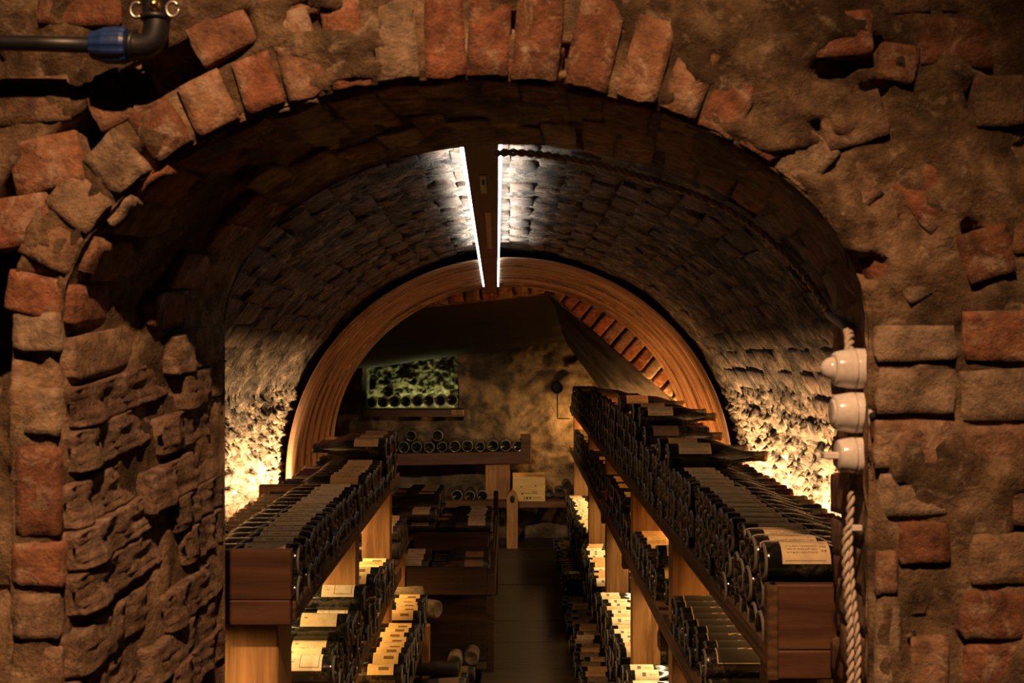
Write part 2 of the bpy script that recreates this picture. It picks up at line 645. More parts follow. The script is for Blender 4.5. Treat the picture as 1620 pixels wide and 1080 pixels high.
BR = [brick_mesh(10 * k, 5, .09, .045) for k in range(8)]
BJ = [brick_mesh(900 + 10 * k, 14, .08, .03, ribs=True) for k in range(5)]
for b_ in BJ:
    b_.materials.append(M['brick_jamb'])
for b_ in BR:
    b_.materials.append(M['brick'])
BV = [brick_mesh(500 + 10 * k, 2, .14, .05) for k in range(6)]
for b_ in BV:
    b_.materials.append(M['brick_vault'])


def place(me, parent, c, ex, ey, ez, size, name='brick'):
    o = bpy.data.objects.new(name, me)
    COL.objects.link(o)
    ex, ey, ez = (Vector(e).normalized() for e in (ex, ey, ez))
    mtx = Matrix.Identity(4)
    for k, e in enumerate((ex, ey, ez)):
        for r in range(3):
            mtx[r][k] = e[r] * size[k]
    mtx[0][3], mtx[1][3], mtx[2][3] = c[0], c[1], c[2] + H
    if parent:
        o.parent = parent
    o.matrix_local = mtx
    return o


# ------------------------------------------------------------------ front wall with the arch
YF, YB = 1.78, 2.30
SF, SB = F / YF, F / YB


def arch_profile(xl, xr, xc, zs, b, n_arc=150, n_jamb=70, zbot=-1.72):
    """left jamb bottom -> arch -> right jamb bottom ; returns pts (x,z) and outward normals"""
    pts = []
    for i in range(n_jamb):
        t = i / n_jamb
        z = zbot + (zs - zbot) * (1 - (1 - t) ** 1.8)
        pts.append((xl, z))
    for i in range(n_arc + 1):
        a = math.pi * (1 - i / n_arc)
        ax = (xc - xl) if a > math.pi / 2 else (xr - xc)
        pts.append((xc + ax * math.cos(a), zs + b * math.sin(a)))
    for i in range(1, n_jamb + 1):
        t = i / n_jamb
        z = zs + (zbot - zs) * (t ** 1.8)
        pts.append((xr, z))
    return np.array(pts)


PFp = arch_profile(-.667, .533, -.067, .0, .377)
PBp = arch_profile(-.546, .640, .0, .0, .362)


def normals2d(P):
    d = np.gradient(P, axis=0)
    n = np.stack([-d[:, 1], d[:, 0]], -1)
    n /= np.linalg.norm(n, axis=1, keepdims=True)
    return n          # points outward (left on left jamb, up on arch)


NF = normals2d(PFp)
k_ = np.ones(13) / 13
NFs = np.stack([np.convolve(np.pad(NF[:, j], 6, mode='edge'), k_, 'valid') for j in range(2)], -1)
NFs /= np.linalg.norm(NFs, axis=1, keepdims=True)


def ring_w(x, z):
    """radial width of the proud brick ring before the groove, on the left half only"""
    return .086


def wall_front_surface():
    rs = np.concatenate([np.linspace(0, .46, 93), np.linspace(.48, 1.3, 30)])
    nu, nr = len(PFp), len(rs)
    X = PFp[:, None, 0] + NFs[:, None, 0] * rs[None]
    Z = PFp[:, None, 1] + NFs[:, None, 1] * rs[None]
    Y = np.full_like(X, YF)
    P = np.stack([X, Y, Z], -1).reshape(-1, 3)
    R = np.broadcast_to(rs[None], X.shape).reshape(-1)
    U = np.broadcast_to(np.arange(nu)[:, None], X.shape).reshape(-1) / nu
    d = .004 + .011 * fbm(P, 9, 4, 3, .6) + .005 * fbm(P, 40, 3, 8)
    d = d - .030 * smooth01((fbm(P * np.array([1, 1, 1.5]), 13, 2, 301) - .45) / .35)
    # groove between ring and wall on the left side, opening into a recess beside the left pier
    left = smooth01((-.36 - P[:, 0]) / .10)
    wob = .012 * vnoise(P, 11, 21)
    g = smooth01((R - .084 - wob) / .010) * (1 - smooth01((R - .130 - wob * 2) / .018)) * left
    rec = smooth01((R - .072 - wob * .3) / .006) * smooth01((.03 - P[:, 2]) / .06) * left
    d = d - .11 * np.maximum(g, 0) * (1 - rec) - .20 * rec
    # rounded inner arris
    d = d - .012 * (1 - smooth01(R / .018))
    P[:, 1] -= d
    return P, gridfaces(nu, nr)


P, Fc = wall_front_surface()
wall_front = tag(mk('wall_front', P, Fc, M['mortar'], smooth=True), kind='structure')


def soffit_surface():
    nv = 56
    vs_ = np.linspace(0, 1, nv)
    nu = len(PFp)
    X = PFp[:, None, 0] * (1 - vs_) + PBp[:, None, 0] * vs_
    Z = PFp[:, None, 1] * (1 - vs_) + PBp[:, None, 1] * vs_
    Y = YF + .006 + (YB - YF) * vs_[None] + 0 * X
    P = np.stack([X, Y, Z], -1).reshape(-1, 3)
    Nn = np.repeat(NFs[:, None, :], nv, 1).reshape(-1, 2)
    edge = np.minimum(vs_, 1 - vs_)
    E = np.broadcast_to(smooth01(edge / .03)[None], X.shape).reshape(-1)
    d = .007 * fbm(P * np.array([1, .8, 1]), 11, 4, 40, .6)
    # lower left jamb is deeply weathered into upright ribs
    low = smooth01((-.02 - P[:, 2]) / .1) * (P[:, 0] < 0)
    d = d + low * (.005 * fbm(P * np.array([1, 1, .22]), 34, 3, 77, .6))
    d = d * E + .0
    P[:, 0] -= Nn[:, 0] * d
    P[:, 2] -= Nn[:, 1] * d
    return P, gridfaces(nu, nv)[:, ::-1]


P, Fc = soffit_surface()
trim_arch = tag(mk('wall_arch_soffit', P, Fc, M['mortar'], smooth=True), kind='structure')


th_ = np.linspace(math.pi, 0, len(PBp))
V = np.concatenate([np.stack([PBp[:, 0], np.full(len(PBp), YB), PBp[:, 1]], -1),
                    np.stack([PBp[:, 0] * 0 + np.sign(PBp[:, 0]) * 1.08, np.full(len(PBp), YB), PBp[:, 1]], -1)])
a70, a220 = 70, 70 + 150
for i in range(a70, a220 + 1):
    a = math.pi * (1 - (i - a70) / 150)
    V[len(PBp) + i] = (1.08 * math.cos(a), YB, .64 * math.sin(a))
n_ = len(PBp)
tag(mk('wall_front_rear', V, np.array([(i, i + 1, n_ + i + 1, n_ + i) for i in range(n_ - 1)]), M['mortar']), kind='structure')


def resample(Pr, zmin=-.62):
    seg = np.linalg.norm(np.diff(Pr, axis=0), axis=1)
    s_ = np.concatenate([[0], np.cumsum(seg)])
    return s_


SFl = resample(PFp)


def at_len(Pr, Nr, s_, t):
    x = np.interp(t, s_, Pr[:, 0])
    z = np.interp(t, s_, Pr[:, 1])
    nx = np.interp(t, s_, Nr[:, 0])
    nz = np.interp(t, s_, Nr[:, 1])
    l_ = math.hypot(nx, nz)
    return (x, z), (nx / l_, nz / l_)


S0 = SFl[70]                    # spring left
S1 = SFl[70 + 150]              # spring right
JIT = lambda a: random.uniform(-a, a)


def face_brick(cx, cz, wx, hz, depth=.05, proud=.006, ang=0, me=None, y=None):
    """brick in the front face: centre in pixels-free metres"""
    ca, sa = math.cos(ang), math.sin(ang)
    yy = (YF if y is None else y) - proud + depth / 2
    place(me or random.choice(BR), wall_front, (cx, yy, cz), (ca, JIT(.03), sa), (JIT(.02), 1, JIT(.03)), (-sa, 0, ca), (wx, depth, hz))


def px_brick(x0, x1, y0, y1, ang=0, proud=.006, depth=.06):
    xa, za = W(x0, y0, SF)
    xb, zb = W(x1, y1, SF)
    face_brick((xa + xb) / 2, (za + zb) / 2, abs(xb - xa), abs(zb - za), depth, proud, math.radians(ang))


# left pier quoins
for (a, b) in [(494, 560), (614, 690), (702, 848), (858, 930), (938, 1014), (1022, 1100), (1108, 1180)]:
    px_brick(22 + JIT(3), 98 + JIT(3), a, b, JIT(1.5), .007, .10)
# arch ring, left haunch (short voussoirs), then long voussoirs over the crown and down the right
t = S0 + .012
while t < S1 - .02:
    (x, z), (nx, nz) = at_len(PFp, NFs, SFl, t + .036)
    wd = random.uniform(.058, .072)
    if x < -.30:
        ln = .080
        pr = .006
    elif x < .36:
        ln = random.uniform(.125, .150)
        pr = .005
    else:
        ln = random.uniform(.07, .10)
        pr = .002
    c = (x + nx * (ln / 2 + .003), YF - pr + .04, z + nz * (ln / 2 + .003))
    if not (x > .36 and random.random() < .35):
        place(random.choice(BR), wall_front, c, (nz, 0, -nx), (JIT(.05), 1, JIT(.05)), (nx, 0, nz), (wd, .08, ln))
    t += wd + random.uniform(.003, .010)
# right pier courses
for (x0, x1, a, b) in [(1384, 1508, 514, 572), (1388, 1512, 582, 655), (1386, 1510, 664, 740), (1392, 1510, 748, 816),
                       (1420, 1500, 824, 892), (1384, 1424, 950, 1085), (1386, 1420, 870, 940), (1440, 1500, 1005, 1090),
                       (1524, 1640, 492, 570), (1520, 1650, 584, 664), (1524, 1640, 674, 736), (1520, 1648, 748, 830),
                       (1530, 1650, 842, 924), (1520, 1640, 935, 1010), (1526, 1650, 1020, 1090),
                       (1660, 1780, 500, 575), (1660, 1780, 590, 664), (1660, 1780, 680, 750), (1660, 1780, 765, 840), (1660, 1780, 850, 930), (1660, 1780, 940, 1010),
                       (1400, 1510, 1100, 1170), (1524, 1640, 1100, 1170)]:
    px_brick(x0, x1, a, b, JIT(1.2), .0045 + JIT(.003))
# rubble and brick bats in the spandrels
for (x0, x1, a, b, an) in [(1300, 1400, 150, 228, 15), (1430, 1520, 255, 352, 42), (1455, 1575, 30, 105, -3), (1540, 1620, 120, 200, 4),
                           (1520, 1600, 360, 440, 20), (1390, 1450, 70, 130, -10), (1330, 1400, 290, 390, 55), (1560, 1640, 230, 300, -8),
                           (1290, 1380, 20, 90, 6), (1600, 1700, 330, 400, 0), (1490, 1580, -50, 18, 0), (1380, 1470, -50, 20, 4),
                           (1420, 1490, 400, 470, 30), (1640, 1740, 40, 110, 2), (1640, 1750, 130, 205, 0),
                           (20, 130, 215, 300, 12), (-20, 80, 310, 390, 8), (140, 250, 120, 190, 24), (-10, 110, 120, 195, 6), (300, 400, 20, 88, 28),
                           (60, 190, -20, 40, 0), (420, 500, -40, 30, 15), (-130, -20, 60, 130, 0), (-130, -10, 220, 300, 0), (250, 350, -60, 0, 5)]:
    px_brick(x0, x1, a, b, an + JIT(3), .004 + JIT(.004))
# soffit and jamb bricks: two bricks deep
nb = 0
t = SFl[0] + .02
while t < SFl[-1] - .03:
    (x, z), (nx, nz) = at_len(PFp, NFs, SFl, t + .034)
    wd = random.uniform(.060, .074)
    if z > -.66:
        sp_ = (.58, .40, .50, .64)[nb // 2 % 4] + JIT(.03)
        for r in range(2):
            v = sp_ / 2 if r == 0 else (1 + sp_) / 2
            ln = (sp_ if r == 0 else 1 - sp_) * (YB - YF) - random.uniform(.004, .014)
            i = np.searchsorted(SFl, t + .034)
            i = min(max(i, 1), len(PFp) - 1)
            bx = PFp[i, 0] * (1 - v) + PBp[i, 0] * v
            bz = PFp[i, 1] * (1 - v) + PBp[i, 1] * v
            dx, dz = PBp[i] - PFp[i]
            jam = z < 0
            pr = (.007 if jam else .004) + JIT(.004)
            place(random.choice(BJ if (jam and x < 0 and not (r == 0 and z > -.1)) else BR), trim_arch, (bx + nx * (.03 - pr), YF + .006 + (YB - YF) * v, bz + nz * (.03 - pr)),
                  (nz, 0, -nx), (dx / (YB - YF) + JIT(.02), 1, dz / (YB - YF) + JIT(.03)), (nx, 0, nz), (wd, ln, .06))
            nb += 1
    t += wd + random.uniform(.004, .010)

# ------------------------------------------------------------------ vault
VY0, VY1 = YB - .01, 6.62
ZC = -.63


def vault_ab(y):
    a = 1.0 + 0 * y
    crown = .49 - .125 * (y - 2.3) / 2.85
    crown = np.maximum(crown, .34)
    return a, crown - ZC


def vault_surface():
    nth, nw = 330, 60
    th = np.linspace(math.pi, 0, nth)
    ys = np.concatenate([np.arange(VY0, 5.3, .0095), np.arange(5.3, VY1, .04), [VY1]])
    a, b = vault_ab(ys)
    xs = [np.full((nw, len(ys)), -1.0), np.cos(th)[:, None] * a[None], np.full((nw, len(ys)), 1.0)]
    zw = np.linspace(-1.74, ZC, nw, endpoint=False)
    zs = [np.repeat(zw[:, None], len(ys), 1), ZC + np.sin(th)[:, None] * b[None], np.repeat(zw[::-1][:, None], len(ys), 1)]
    nxs = [np.full((nw, len(ys)), -1.0), np.repeat(np.cos(th)[:, None], len(ys), 1), np.full((nw, len(ys)), 1.0)]
    nzs = [np.zeros((nw, len(ys))), np.repeat(np.sin(th)[:, None], len(ys), 1), np.zeros((nw, len(ys)))]
    X, Z, NX, NZ = (np.concatenate(q, 0) for q in (xs, zs, nxs, nzs))
    Y = np.repeat(ys[None], X.shape[0], 0)
    P = np.stack([X, Y, Z], -1).reshape(-1, 3)
    d = .012 * fbm(P, 7, 4, 60, .55) + .005 * fbm(P, 45, 2, 66)
    low = smooth01((-.15 - P[:, 2]) / .15)
    cr = fbm(P * np.array([1, 1, .8]), 40, 3, 90, .65)
    d = d + low * .032 * (np.abs(cr) - .35)
    P[:, 0] -= NX.ravel() * d
    P[:, 2] -= NZ.ravel() * d
    return P, gridfaces(X.shape[0], X.shape[1])[:, ::-1]


P, Fc = vault_surface()
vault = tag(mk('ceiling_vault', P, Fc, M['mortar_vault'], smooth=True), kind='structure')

# vault bricks: laid lengthwise, course by course
nvb = 0
ncourse = 34
for c in range(ncourse):
    th = math.radians(16 + (164 - 16) * (c + .5) / ncourse)
    y = 2.42 + (.14 if c % 2 else 0)
    while y < 5.05 and nvb < 300:
        ln = random.uniform(.21, .27)
        yc = y + ln / 2
        a, b = vault_ab(np.array(yc))
        x, z = float(a) * math.cos(th), ZC + float(b) * math.sin(th)
        px = 806 + F / yc * x
        py = 527 - F / yc * z
        # leave out those that the front arch hides from here and from a step aside
        if 300 < px < 1420 and py > 190:
            n = Vector((math.cos(th), 0, math.sin(th)))
            wd = .078 * random.uniform(.92, 1.02)
            pr = -.001 + JIT(.004)
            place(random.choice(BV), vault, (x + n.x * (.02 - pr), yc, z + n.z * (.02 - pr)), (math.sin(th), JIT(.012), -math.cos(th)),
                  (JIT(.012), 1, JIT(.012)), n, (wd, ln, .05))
            nvb += 1
        y += ln + random.uniform(.01, .02)

# ------------------------------------------------------------------ copper band
band = empty('copper_arch_lining', (0, 5.14, H - .75))
tag(band, 'bent copper-coloured arch lining of narrow ribbed strips spanning the vault', 'arch lining')
NS = 7
Yb0, Yb1 = 5.14, 6.46


def band_pt(v, th):
    """v 0..1 front to back"""
    a = .948
    b = (.316 + .62) * (1 - v) + (.250 + .62) * v
    return a * math.cos(th), -.62 + b * math.sin(th)


for k in range(NS):
    v0, v1 = k / NS + .0012, (k + 1) / NS - .0012
    V = []
    nth = 110
    ths = list(np.linspace(math.pi, 0, nth))
    ring = [(-.948, -.78)] + [None] * nth + [(.948, -.78)]
    cross = [(v0, .010), (v0, -.008), (v0 + .004, -.010), (v0 + .010, -.002), (v1 - .010, -.002), (v1, -.002), (v1, .010)]
    for i in range(nth + 2):
        for (v, off) in cross:
            if i == 0 or i == nth + 1:
                sx = -1 if i == 0 else 1
                x, z = sx * .948, -.80
                n = (sx, 0)
            else:
                th = ths[i - 1]
                x, z = band_pt(v, th)
                n = (math.cos(th), math.sin(th))
            V.append((x + n[0] * off, Yb0 + (Yb1 - Yb0) * v, z + n[1] * off))
    Fc = gridfaces(nth + 2, len(cross))
    o = mk('lining_strip', V, Fc, M['copper'], None)
    o.parent = band
    o.matrix_parent_inverse = Matrix.Translation(-Vector(band.location))

# ------------------------------------------------------------------ back chamber
Y6, YBK = 6.60, 10.20


def rough_patch(name, corners, nu, nv, mat, amp, freq, seed, kind=True, oct=4, flip=False):
    """bilinear patch with noise along its normal; corners a(0,0) b(1,0) c(1,1) d(0,1)"""
    a, b, c, d = (np.array(q, dtype=float) for q in corners)
    u = np.linspace(0, 1, nu)[:, None, None]
    v = np.linspace(0, 1, nv)[None, :, None]
    P = (a * (1 - u) + b * u) * (1 - v) + (d * (1 - u) + c * u) * v
    n = np.cross(b - a, d - a)
    n /= np.linalg.norm(n)
    P = P.reshape(-1, 3)
    P = P + n * (amp * fbm(P, freq, oct, seed, .58))[:, None]
    Fc = gridfaces(nu, nv)
    if flip:
        Fc = Fc[:, ::-1]
    o = mk(name, P, Fc, mat, smooth=True)
    if kind:
        tag(o, kind='structure')
    return o


# sloping dark ceiling of the chamber and the slanting plastered soffit on its right
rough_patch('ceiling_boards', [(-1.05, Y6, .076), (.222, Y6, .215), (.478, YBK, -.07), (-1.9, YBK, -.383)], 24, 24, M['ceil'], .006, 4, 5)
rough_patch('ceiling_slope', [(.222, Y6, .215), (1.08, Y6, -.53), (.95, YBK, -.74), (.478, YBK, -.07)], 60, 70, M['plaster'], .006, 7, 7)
rough_patch('wall_chamber_right', [(1.02, Y6 - .05, -.42), (1.02, Y6 - .05, -1.74), (.97, YBK, -1.74), (.92, YBK, -.60)], 70, 90, M['rock'], .02, 9, 9)
rough_patch('wall_chamber_left', [(-1.05, Y6, .1), (-1.05, Y6, -1.74), (-1.9, YBK, -1.74), (-1.9, YBK, -.36)], 30, 40, M['rock'], .03, 6, 10)

# masonry face above the chamber opening (between the ceiling edge and the vault)
edge = [(-1.10, .07), (-.80, .10), (-.576, .128), (-.2, .168), (.222, .215), (.38, .08), (.60, -.11), (.80, -.285), (1.00, -.46), (1.08, -.6)]
V, n_e = [], len(edge)
ee = []
for i in range(n_e - 1):
    for k in range(10):
        t = k / 10
        ee.append((edge[i][0] * (1 - t) + edge[i + 1][0] * t, edge[i][1] * (1 - t) + edge[i + 1][1] * t))
ee.append(edge[-1])
NR = 12
for (x, z) in ee:
    # radial direction from the vault centre
    L_ = math.hypot(x, z - ZC)
    k_out = 1.16 / L_
    for j in range(NR):
        t = j / (NR - 1)
        f_ = 1 + (k_out - 1) * t
        V.append((x * f_, Y6, ZC + (z - ZC) * f_))
V = np.array(V)
V[:, 1] -= .014 * fbm(V, 9, 3, 33)
wall_chamber = tag(mk('wall_chamber_arch', V, gridfaces(len(ee), NR)[:, ::-1], M['mortar'], smooth=True), kind='structure')
# bricks on edge along the slanting rim
dx, dz = .60 - .222, -.11 - .215
rl = math.hypot(dx, dz)
tx, tz = dx / rl, dz / rl
nx, nz = -tz, tx
nn = 15
for i in range(nn):
    t = .04 + i * .072
    x, z = .222 + tx * t, .215 + tz * t
    ln = .15 + .03 * math.sin(i * 1.3)
    place(BR[i % 8], wall_chamber, (x + nx * ln * .52, Y6 - .022 + JIT(.01), z + nz * ln * .52), (tx + JIT(.06), JIT(.06), tz + JIT(.06)), (0, 1, JIT(.1)), (nx, 0, nz), (.060, .10, ln))
for i in range(9):
    t = .05 + i * .088
    x, z = .20 - t, .213 - t * .108
    place(BR[i % 8], wall_chamber, (x, Y6 - .01, z + .05), (1, 0, .108), (0, 1, 0), (-.108, 0, 1), (.076, .08, .08))


def back_wall():
    xs = np.arange(-2.0, 1.3, .016)
    zs = np.arange(-1.76, .1, .016)
    X, Z = np.meshgrid(xs, zs, indexing='ij')
    P = np.stack([X.ravel(), np.full(X.size, YBK), Z.ravel()], -1)
    d = .055 * fbm(P, 3.2, 3, 15) + .02 * fbm(P * np.array([1, 1, 1.4]), 11, 3, 19)
    # tooled grooves fanning over the middle of the wall
    ang = np.arctan2(P[:, 2] + .95, P[:, 0] + .05)
    rad = np.hypot(P[:, 2] + .95, P[:, 0] + .05)
    d = d + .005 * np.sin(ang * 26 + 9 * vnoise(P, 5, 3)) * smooth01((rad - .1) / .1) * (1 - smooth01((rad - .42) / .1))
    P[:, 1] -= d
    Fc = gridfaces(len(xs), len(zs))
    cx = P[Fc].mean(1)
    keep = ~((cx[:, 0] > -1.24) & (cx[:, 0] < -.435) & (cx[:, 2] > -.66) & (cx[:, 2] < -.05))
    return P, Fc[keep]


P, Fc = back_wall()
tag(mk('wall_back', P, Fc, M['rock'], smooth=True), kind='structure')
# niche: rough back, reveals
nx0, nx1, nz0, nz1, nyb = -1.24, -.43, -.66, -.04, 10.68
rough_patch('wall_niche_back', [(nx0 - .02, nyb, nz0), (nx1 + .02, nyb, nz0), (nx1 + .02, nyb, nz1 + .1), (nx0 - .02, nyb, nz1 + .1)], 90, 80, M['moss'], .05, 14, 41, oct=5)
rough_patch('wall_niche_side', [(nx1, 10.12, nz0), (nx1, nyb, nz0), (nx1, nyb, nz1 + .1), (nx1, 10.12, nz1 + .1)], 20, 30, M['moss'], .012, 9, 42)
rough_patch('wall_niche_edge', [(nx0, 10.12, nz0), (nx0, nyb, nz0), (nx0, nyb, nz1 + .1), (nx0, 10.12, nz1 + .1)], 20, 30, M['moss'], .012, 9, 43)
tag(box('trim_niche_floor', nx0, nx1, 10.16, nyb, nz0 - .02, nz0, M['rock']), kind='structure')

# floor
fl = tag(mk('floor', [(-2.1, -.6, -1.745), (1.4, -.6, -1.745), (1.4, 10.6, -1.745), (-2.1, 10.6, -1.745)], [(0, 1, 2, 3)], M['floor_base']), kind='structure')
y = 2.4
while y < 10.1:
    wd = random.uniform(.40, .55)
    box('floor_board', -.16 + JIT(.02), .60 + JIT(.02), y, min(y + wd - .012, 10.12), -1.744, -1.72 + JIT(.003), M['floor'], fl, .004)
    y += wd
# side walls, ceiling and rear of the front room (behind and beside the camera)
tag(mk('wall_front_room', [(-1.9, YF, -1.745), (-1.9, -.6, -1.745), (-1.9, -.6, 1.6), (-1.9, YF, 1.6), (1.9, YF, -1.745), (1.9, -.6, -1.745), (1.9, -.6, 1.6), (1.9, YF, 1.6)],
       [(0, 1, 2, 3), (7, 6, 5, 4), (1, 5, 6, 2)], M['mortar']), kind='structure')

# ------------------------------------------------------------------ racks
XR, XL = .50, -.485
rack_r = tag(empty('wine_rack', (.7, 2.33, 0)), 'long dark timber wine rack of three tiers along the right wall', 'wine rack')
rack_l = tag(empty('wine_rack', (-.7, 2.70, 0)), 'shorter timber wine rack under the left vault wall, near the pillar', 'wine rack')


def part(o, root):
    o.parent = root
    o.matrix_parent_inverse = Matrix.Translation(-Vector(root.location))
    return o


def rack(root, sg, X, y0, y1, tiers, posts, ends, xb=.84):
    """tiers: list of (rail z0, z1, shelf z, x face, ystart, yend)"""
    for (z0, z1, zs, xf, ya, yb) in tiers:
        part(box('rail', sg * xf, sg * (xf + .042), ya, yb, z0, z1, M['wood_y']), root)
        part(box('shelf_board', sg * (xf + .044), sg * xb, ya + .01, yb, zs - .018, zs, M['wood_y']), root)
    for (yp, zt, wx, *ex) in posts:
        xo, dp = ex if ex else (.022, .085)
        part(box('post', sg * (X + xo), sg * (X + xo + wx), yp, yp + dp, -1.72, zt, M['wood_z']), root)
    for (ye, za, zb, xf) in ends:
        part(box('end_panel', sg * (xf + .006), sg * xb, ye, ye + .028, za, zb, M['wood_x']), root)
        part(box('cross_beam', sg * (xf + .008), sg * xb, ye + .001, ye + .072, za - .057, za - .001, M['wood_x']), root)


rack(rack_r, 1, XR, 2.33, 10.0,
     [(-.652, -.605, -.632, XR, 2.36, 10.0), (-.985, -.935, -.965, XR, 2.6, 10.0), (-1.60, -1.552, -1.585, XR, 2.6, 10.0)],
     [(2.42, -.675, .10), (3.86, -.655, .12), (5.10, -.655, .12), (6.48, -.655, .12), (7.9, -.655, .12), (9.72, -.655, .12)],
     [(2.33, -.615, -.488, XR), (4.06, -1.02, -.925, XR), (5.38, -1.00, -.92, XR), (6.60, -.99, -.87, XR), (9.80, -.62, -.50, XR)])
# stop upright on the near corner
part(box('corner_upright', XR, XR + .022, 2.326, 2.362, -.674, -.488, M['wood_y']), rack_r)
rack(rack_l, -1, .485, 2.70, 5.3,
     [(-.655, -.610, -.636, .485, 2.73, 5.3), (-1.10, -1.05, -1.08, .485, 2.9, 5.4), (-1.52, -1.47, -1.50, .42, 3.0, 6.0)],
     [(2.78, -.664, .17, .05, .17), (3.97, -.657, .12), (5.1, -.657, .12)],
     [(2.70, -.60, -.488, .485), (4.02, -.60, -.508, .485), (4.42, -1.10, -1.025, .485)])

# aluminium profiles that carry the strips behind the upper shelves
for nm, x, ya, yb, lab in [('led_profile', .915, 2.5, 9.8, 'thin led profile behind the bottle necks along the right wall'),
                           ('led_profile', -.915, 2.75, 5.2, 'thin led profile behind the bottle necks along the left wall')]:
    tag(box(nm, x - .012, x + .012, ya, yb, -.73, -.71, M['aluminium'], None, .001), lab, 'led light')

# ------------------------------------------------------------------ bottles
def bottle_meshes():
    n = 20
    bord = [(.020, .0004), (.012, .016), (.003, .027), (.0, .031), (.001, .0345), (.005, .0368), (.012, .0375), (.19, .0375), (.203, .0345), (.214, .026), (.224, .0175),
            (.236, .0146), (.283, .0138), (.285, .0156), (.296, .0156), (.299, .0135), (.300, .0004)]
    burg = [(.022, .0004), (.013, .016), (.003, .028), (.0, .032), (.001, .0355), (.005, .0380), (.012, .0385), (.145, .0385), (.165, .0375), (.185, .0335), (.205, .0265), (.225, .0195),
            (.240, .0160), (.283, .0140), (.285, .0156), (.296, .0156), (.299, .0135), (.300, .0004)]
    out = {}
    for nm, pr in (('bord', bord), ('burg', burg)):
        V, Fc = lathe(pr, n, 'x')
        out[nm] = (np.array(V), Fc)
    cap = [(.238, .0151), (.240, .0158), (.284, .0146), (.285, .0164), (.296, .0164), (.3008, .0140), (.3010, .0004)]
    out['cap'] = tuple(np.array(q) for q in lathe(cap, 14, 'x'))
    def lab(x0, x1, r, a0, a1, n=14):
        V, uv, Fc = [], [], []
        for i in range(n + 1):
            a = math.radians(a0 + (a1 - a0) * i / n)
            for j, x in enumerate((x0, x1)):
                V.append((x, r * math.sin(a), r * math.cos(a)))
                uv.append((j, i / n))
            if i:
                k = 2 * i
                Fc.append((k - 2, k - 1, k + 1, k))
        return np.array(V), np.array(Fc), np.array(uv)
    out['lab'] = lab(.034, .130, .0386, -78, 78)
    out['lab_burg'] = lab(.034, .130, .0395, -78, 78)
    out['lab_long'] = lab(.030, .182, .0386, -78, 78)
    return out


BM = bottle_meshes()
BMESH = {}


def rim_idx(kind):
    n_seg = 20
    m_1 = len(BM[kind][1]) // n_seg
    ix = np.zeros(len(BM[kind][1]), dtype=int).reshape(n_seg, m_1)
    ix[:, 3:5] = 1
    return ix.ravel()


def shared(kind, mat, uv=None):
    key = (kind, mat.name)
    if key not in BMESH:
        V, Fc = BM[kind][:2]
        if kind in ('bord', 'burg'):
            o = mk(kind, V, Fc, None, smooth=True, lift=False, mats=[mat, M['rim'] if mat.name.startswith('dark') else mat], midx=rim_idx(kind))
        else:
            o = mk(kind, V, Fc, mat, smooth=True, lift=False, uv=BM[kind][2] if len(BM[kind]) > 2 else None)
        me = o.data
        me.name = {'lab': 'label', 'lab_burg': 'label', 'lab_long': 'label', 'cap': 'capsule'}.get(kind, 'wine_bottle')
        bpy.data.objects.remove(o)
        BMESH[key] = me
    return BMESH[key]


ORD = ['nearest', 'second', 'third', 'fourth', 'fifth', 'sixth', 'seventh', 'eighth', 'ninth', 'tenth', 'eleventh', 'twelfth', 'thirteenth', 'fourteenth',
       'fifteenth', 'sixteenth', 'seventeenth', 'eighteenth', 'nineteenth', 'twentieth']
TENS = {2: 'twenty', 3: 'thirty', 4: 'forty', 5: 'fifty', 6: 'sixty', 7: 'seventy', 8: 'eighty', 9: 'ninety'}
TTH = {2: 'twentieth', 3: 'thirtieth', 4: 'fortieth', 5: 'fiftieth', 6: 'sixtieth', 7: 'seventieth', 8: 'eightieth', 9: 'ninetieth'}


def ordinal(i):
    n = i + 1
    if n <= 20:
        return ORD[i] if i else 'first'
    t, u = divmod(n, 10)
    return TTH[t] if u == 0 else TENS[t] + '-' + (ORD[u - 1] if u > 1 else 'first')


SPECS = []


def add_bottle(x, y, z, d, shape='bord', glass='glass', label=None, cap='foil_red', scale=1.0, text='', group='', pri=0, roll=None, tilt=0, lab_shape=None, yaw=0):
    """(x,y,z) centre of the base; d: +1 neck to +x, -1 neck to -x, 'y' neck away, 'z' standing"""
    SPECS.append(dict(x=x, y=y, z=z, d=d, shape=shape, glass=glass, label=label, cap=cap, scale=scale, text=text, group=group, pri=pri,
                      roll=JIT(.25) if roll is None else roll, tilt=tilt, lab_shape=lab_shape, yaw=yaw))


def spec_matrix(s):
    rz = {1: 0, -1: math.pi, 'y': math.pi / 2, 'z': 0}[s['d']]
    R = Matrix.Rotation(rz + s['yaw'], 4, 'Z') @ Matrix.Rotation(-s['tilt'] if s['d'] != 'z' else -math.pi / 2, 4, 'Y') @ Matrix.Rotation(s['roll'], 4, 'X')
    return Matrix.Translation((s['x'], s['y'], s['z'] + H)) @ R @ Matrix.Scale(s['scale'], 4)


LAYER = ['bottom row', 'second row up', 'third row up', 'fourth row up', 'fifth row up']


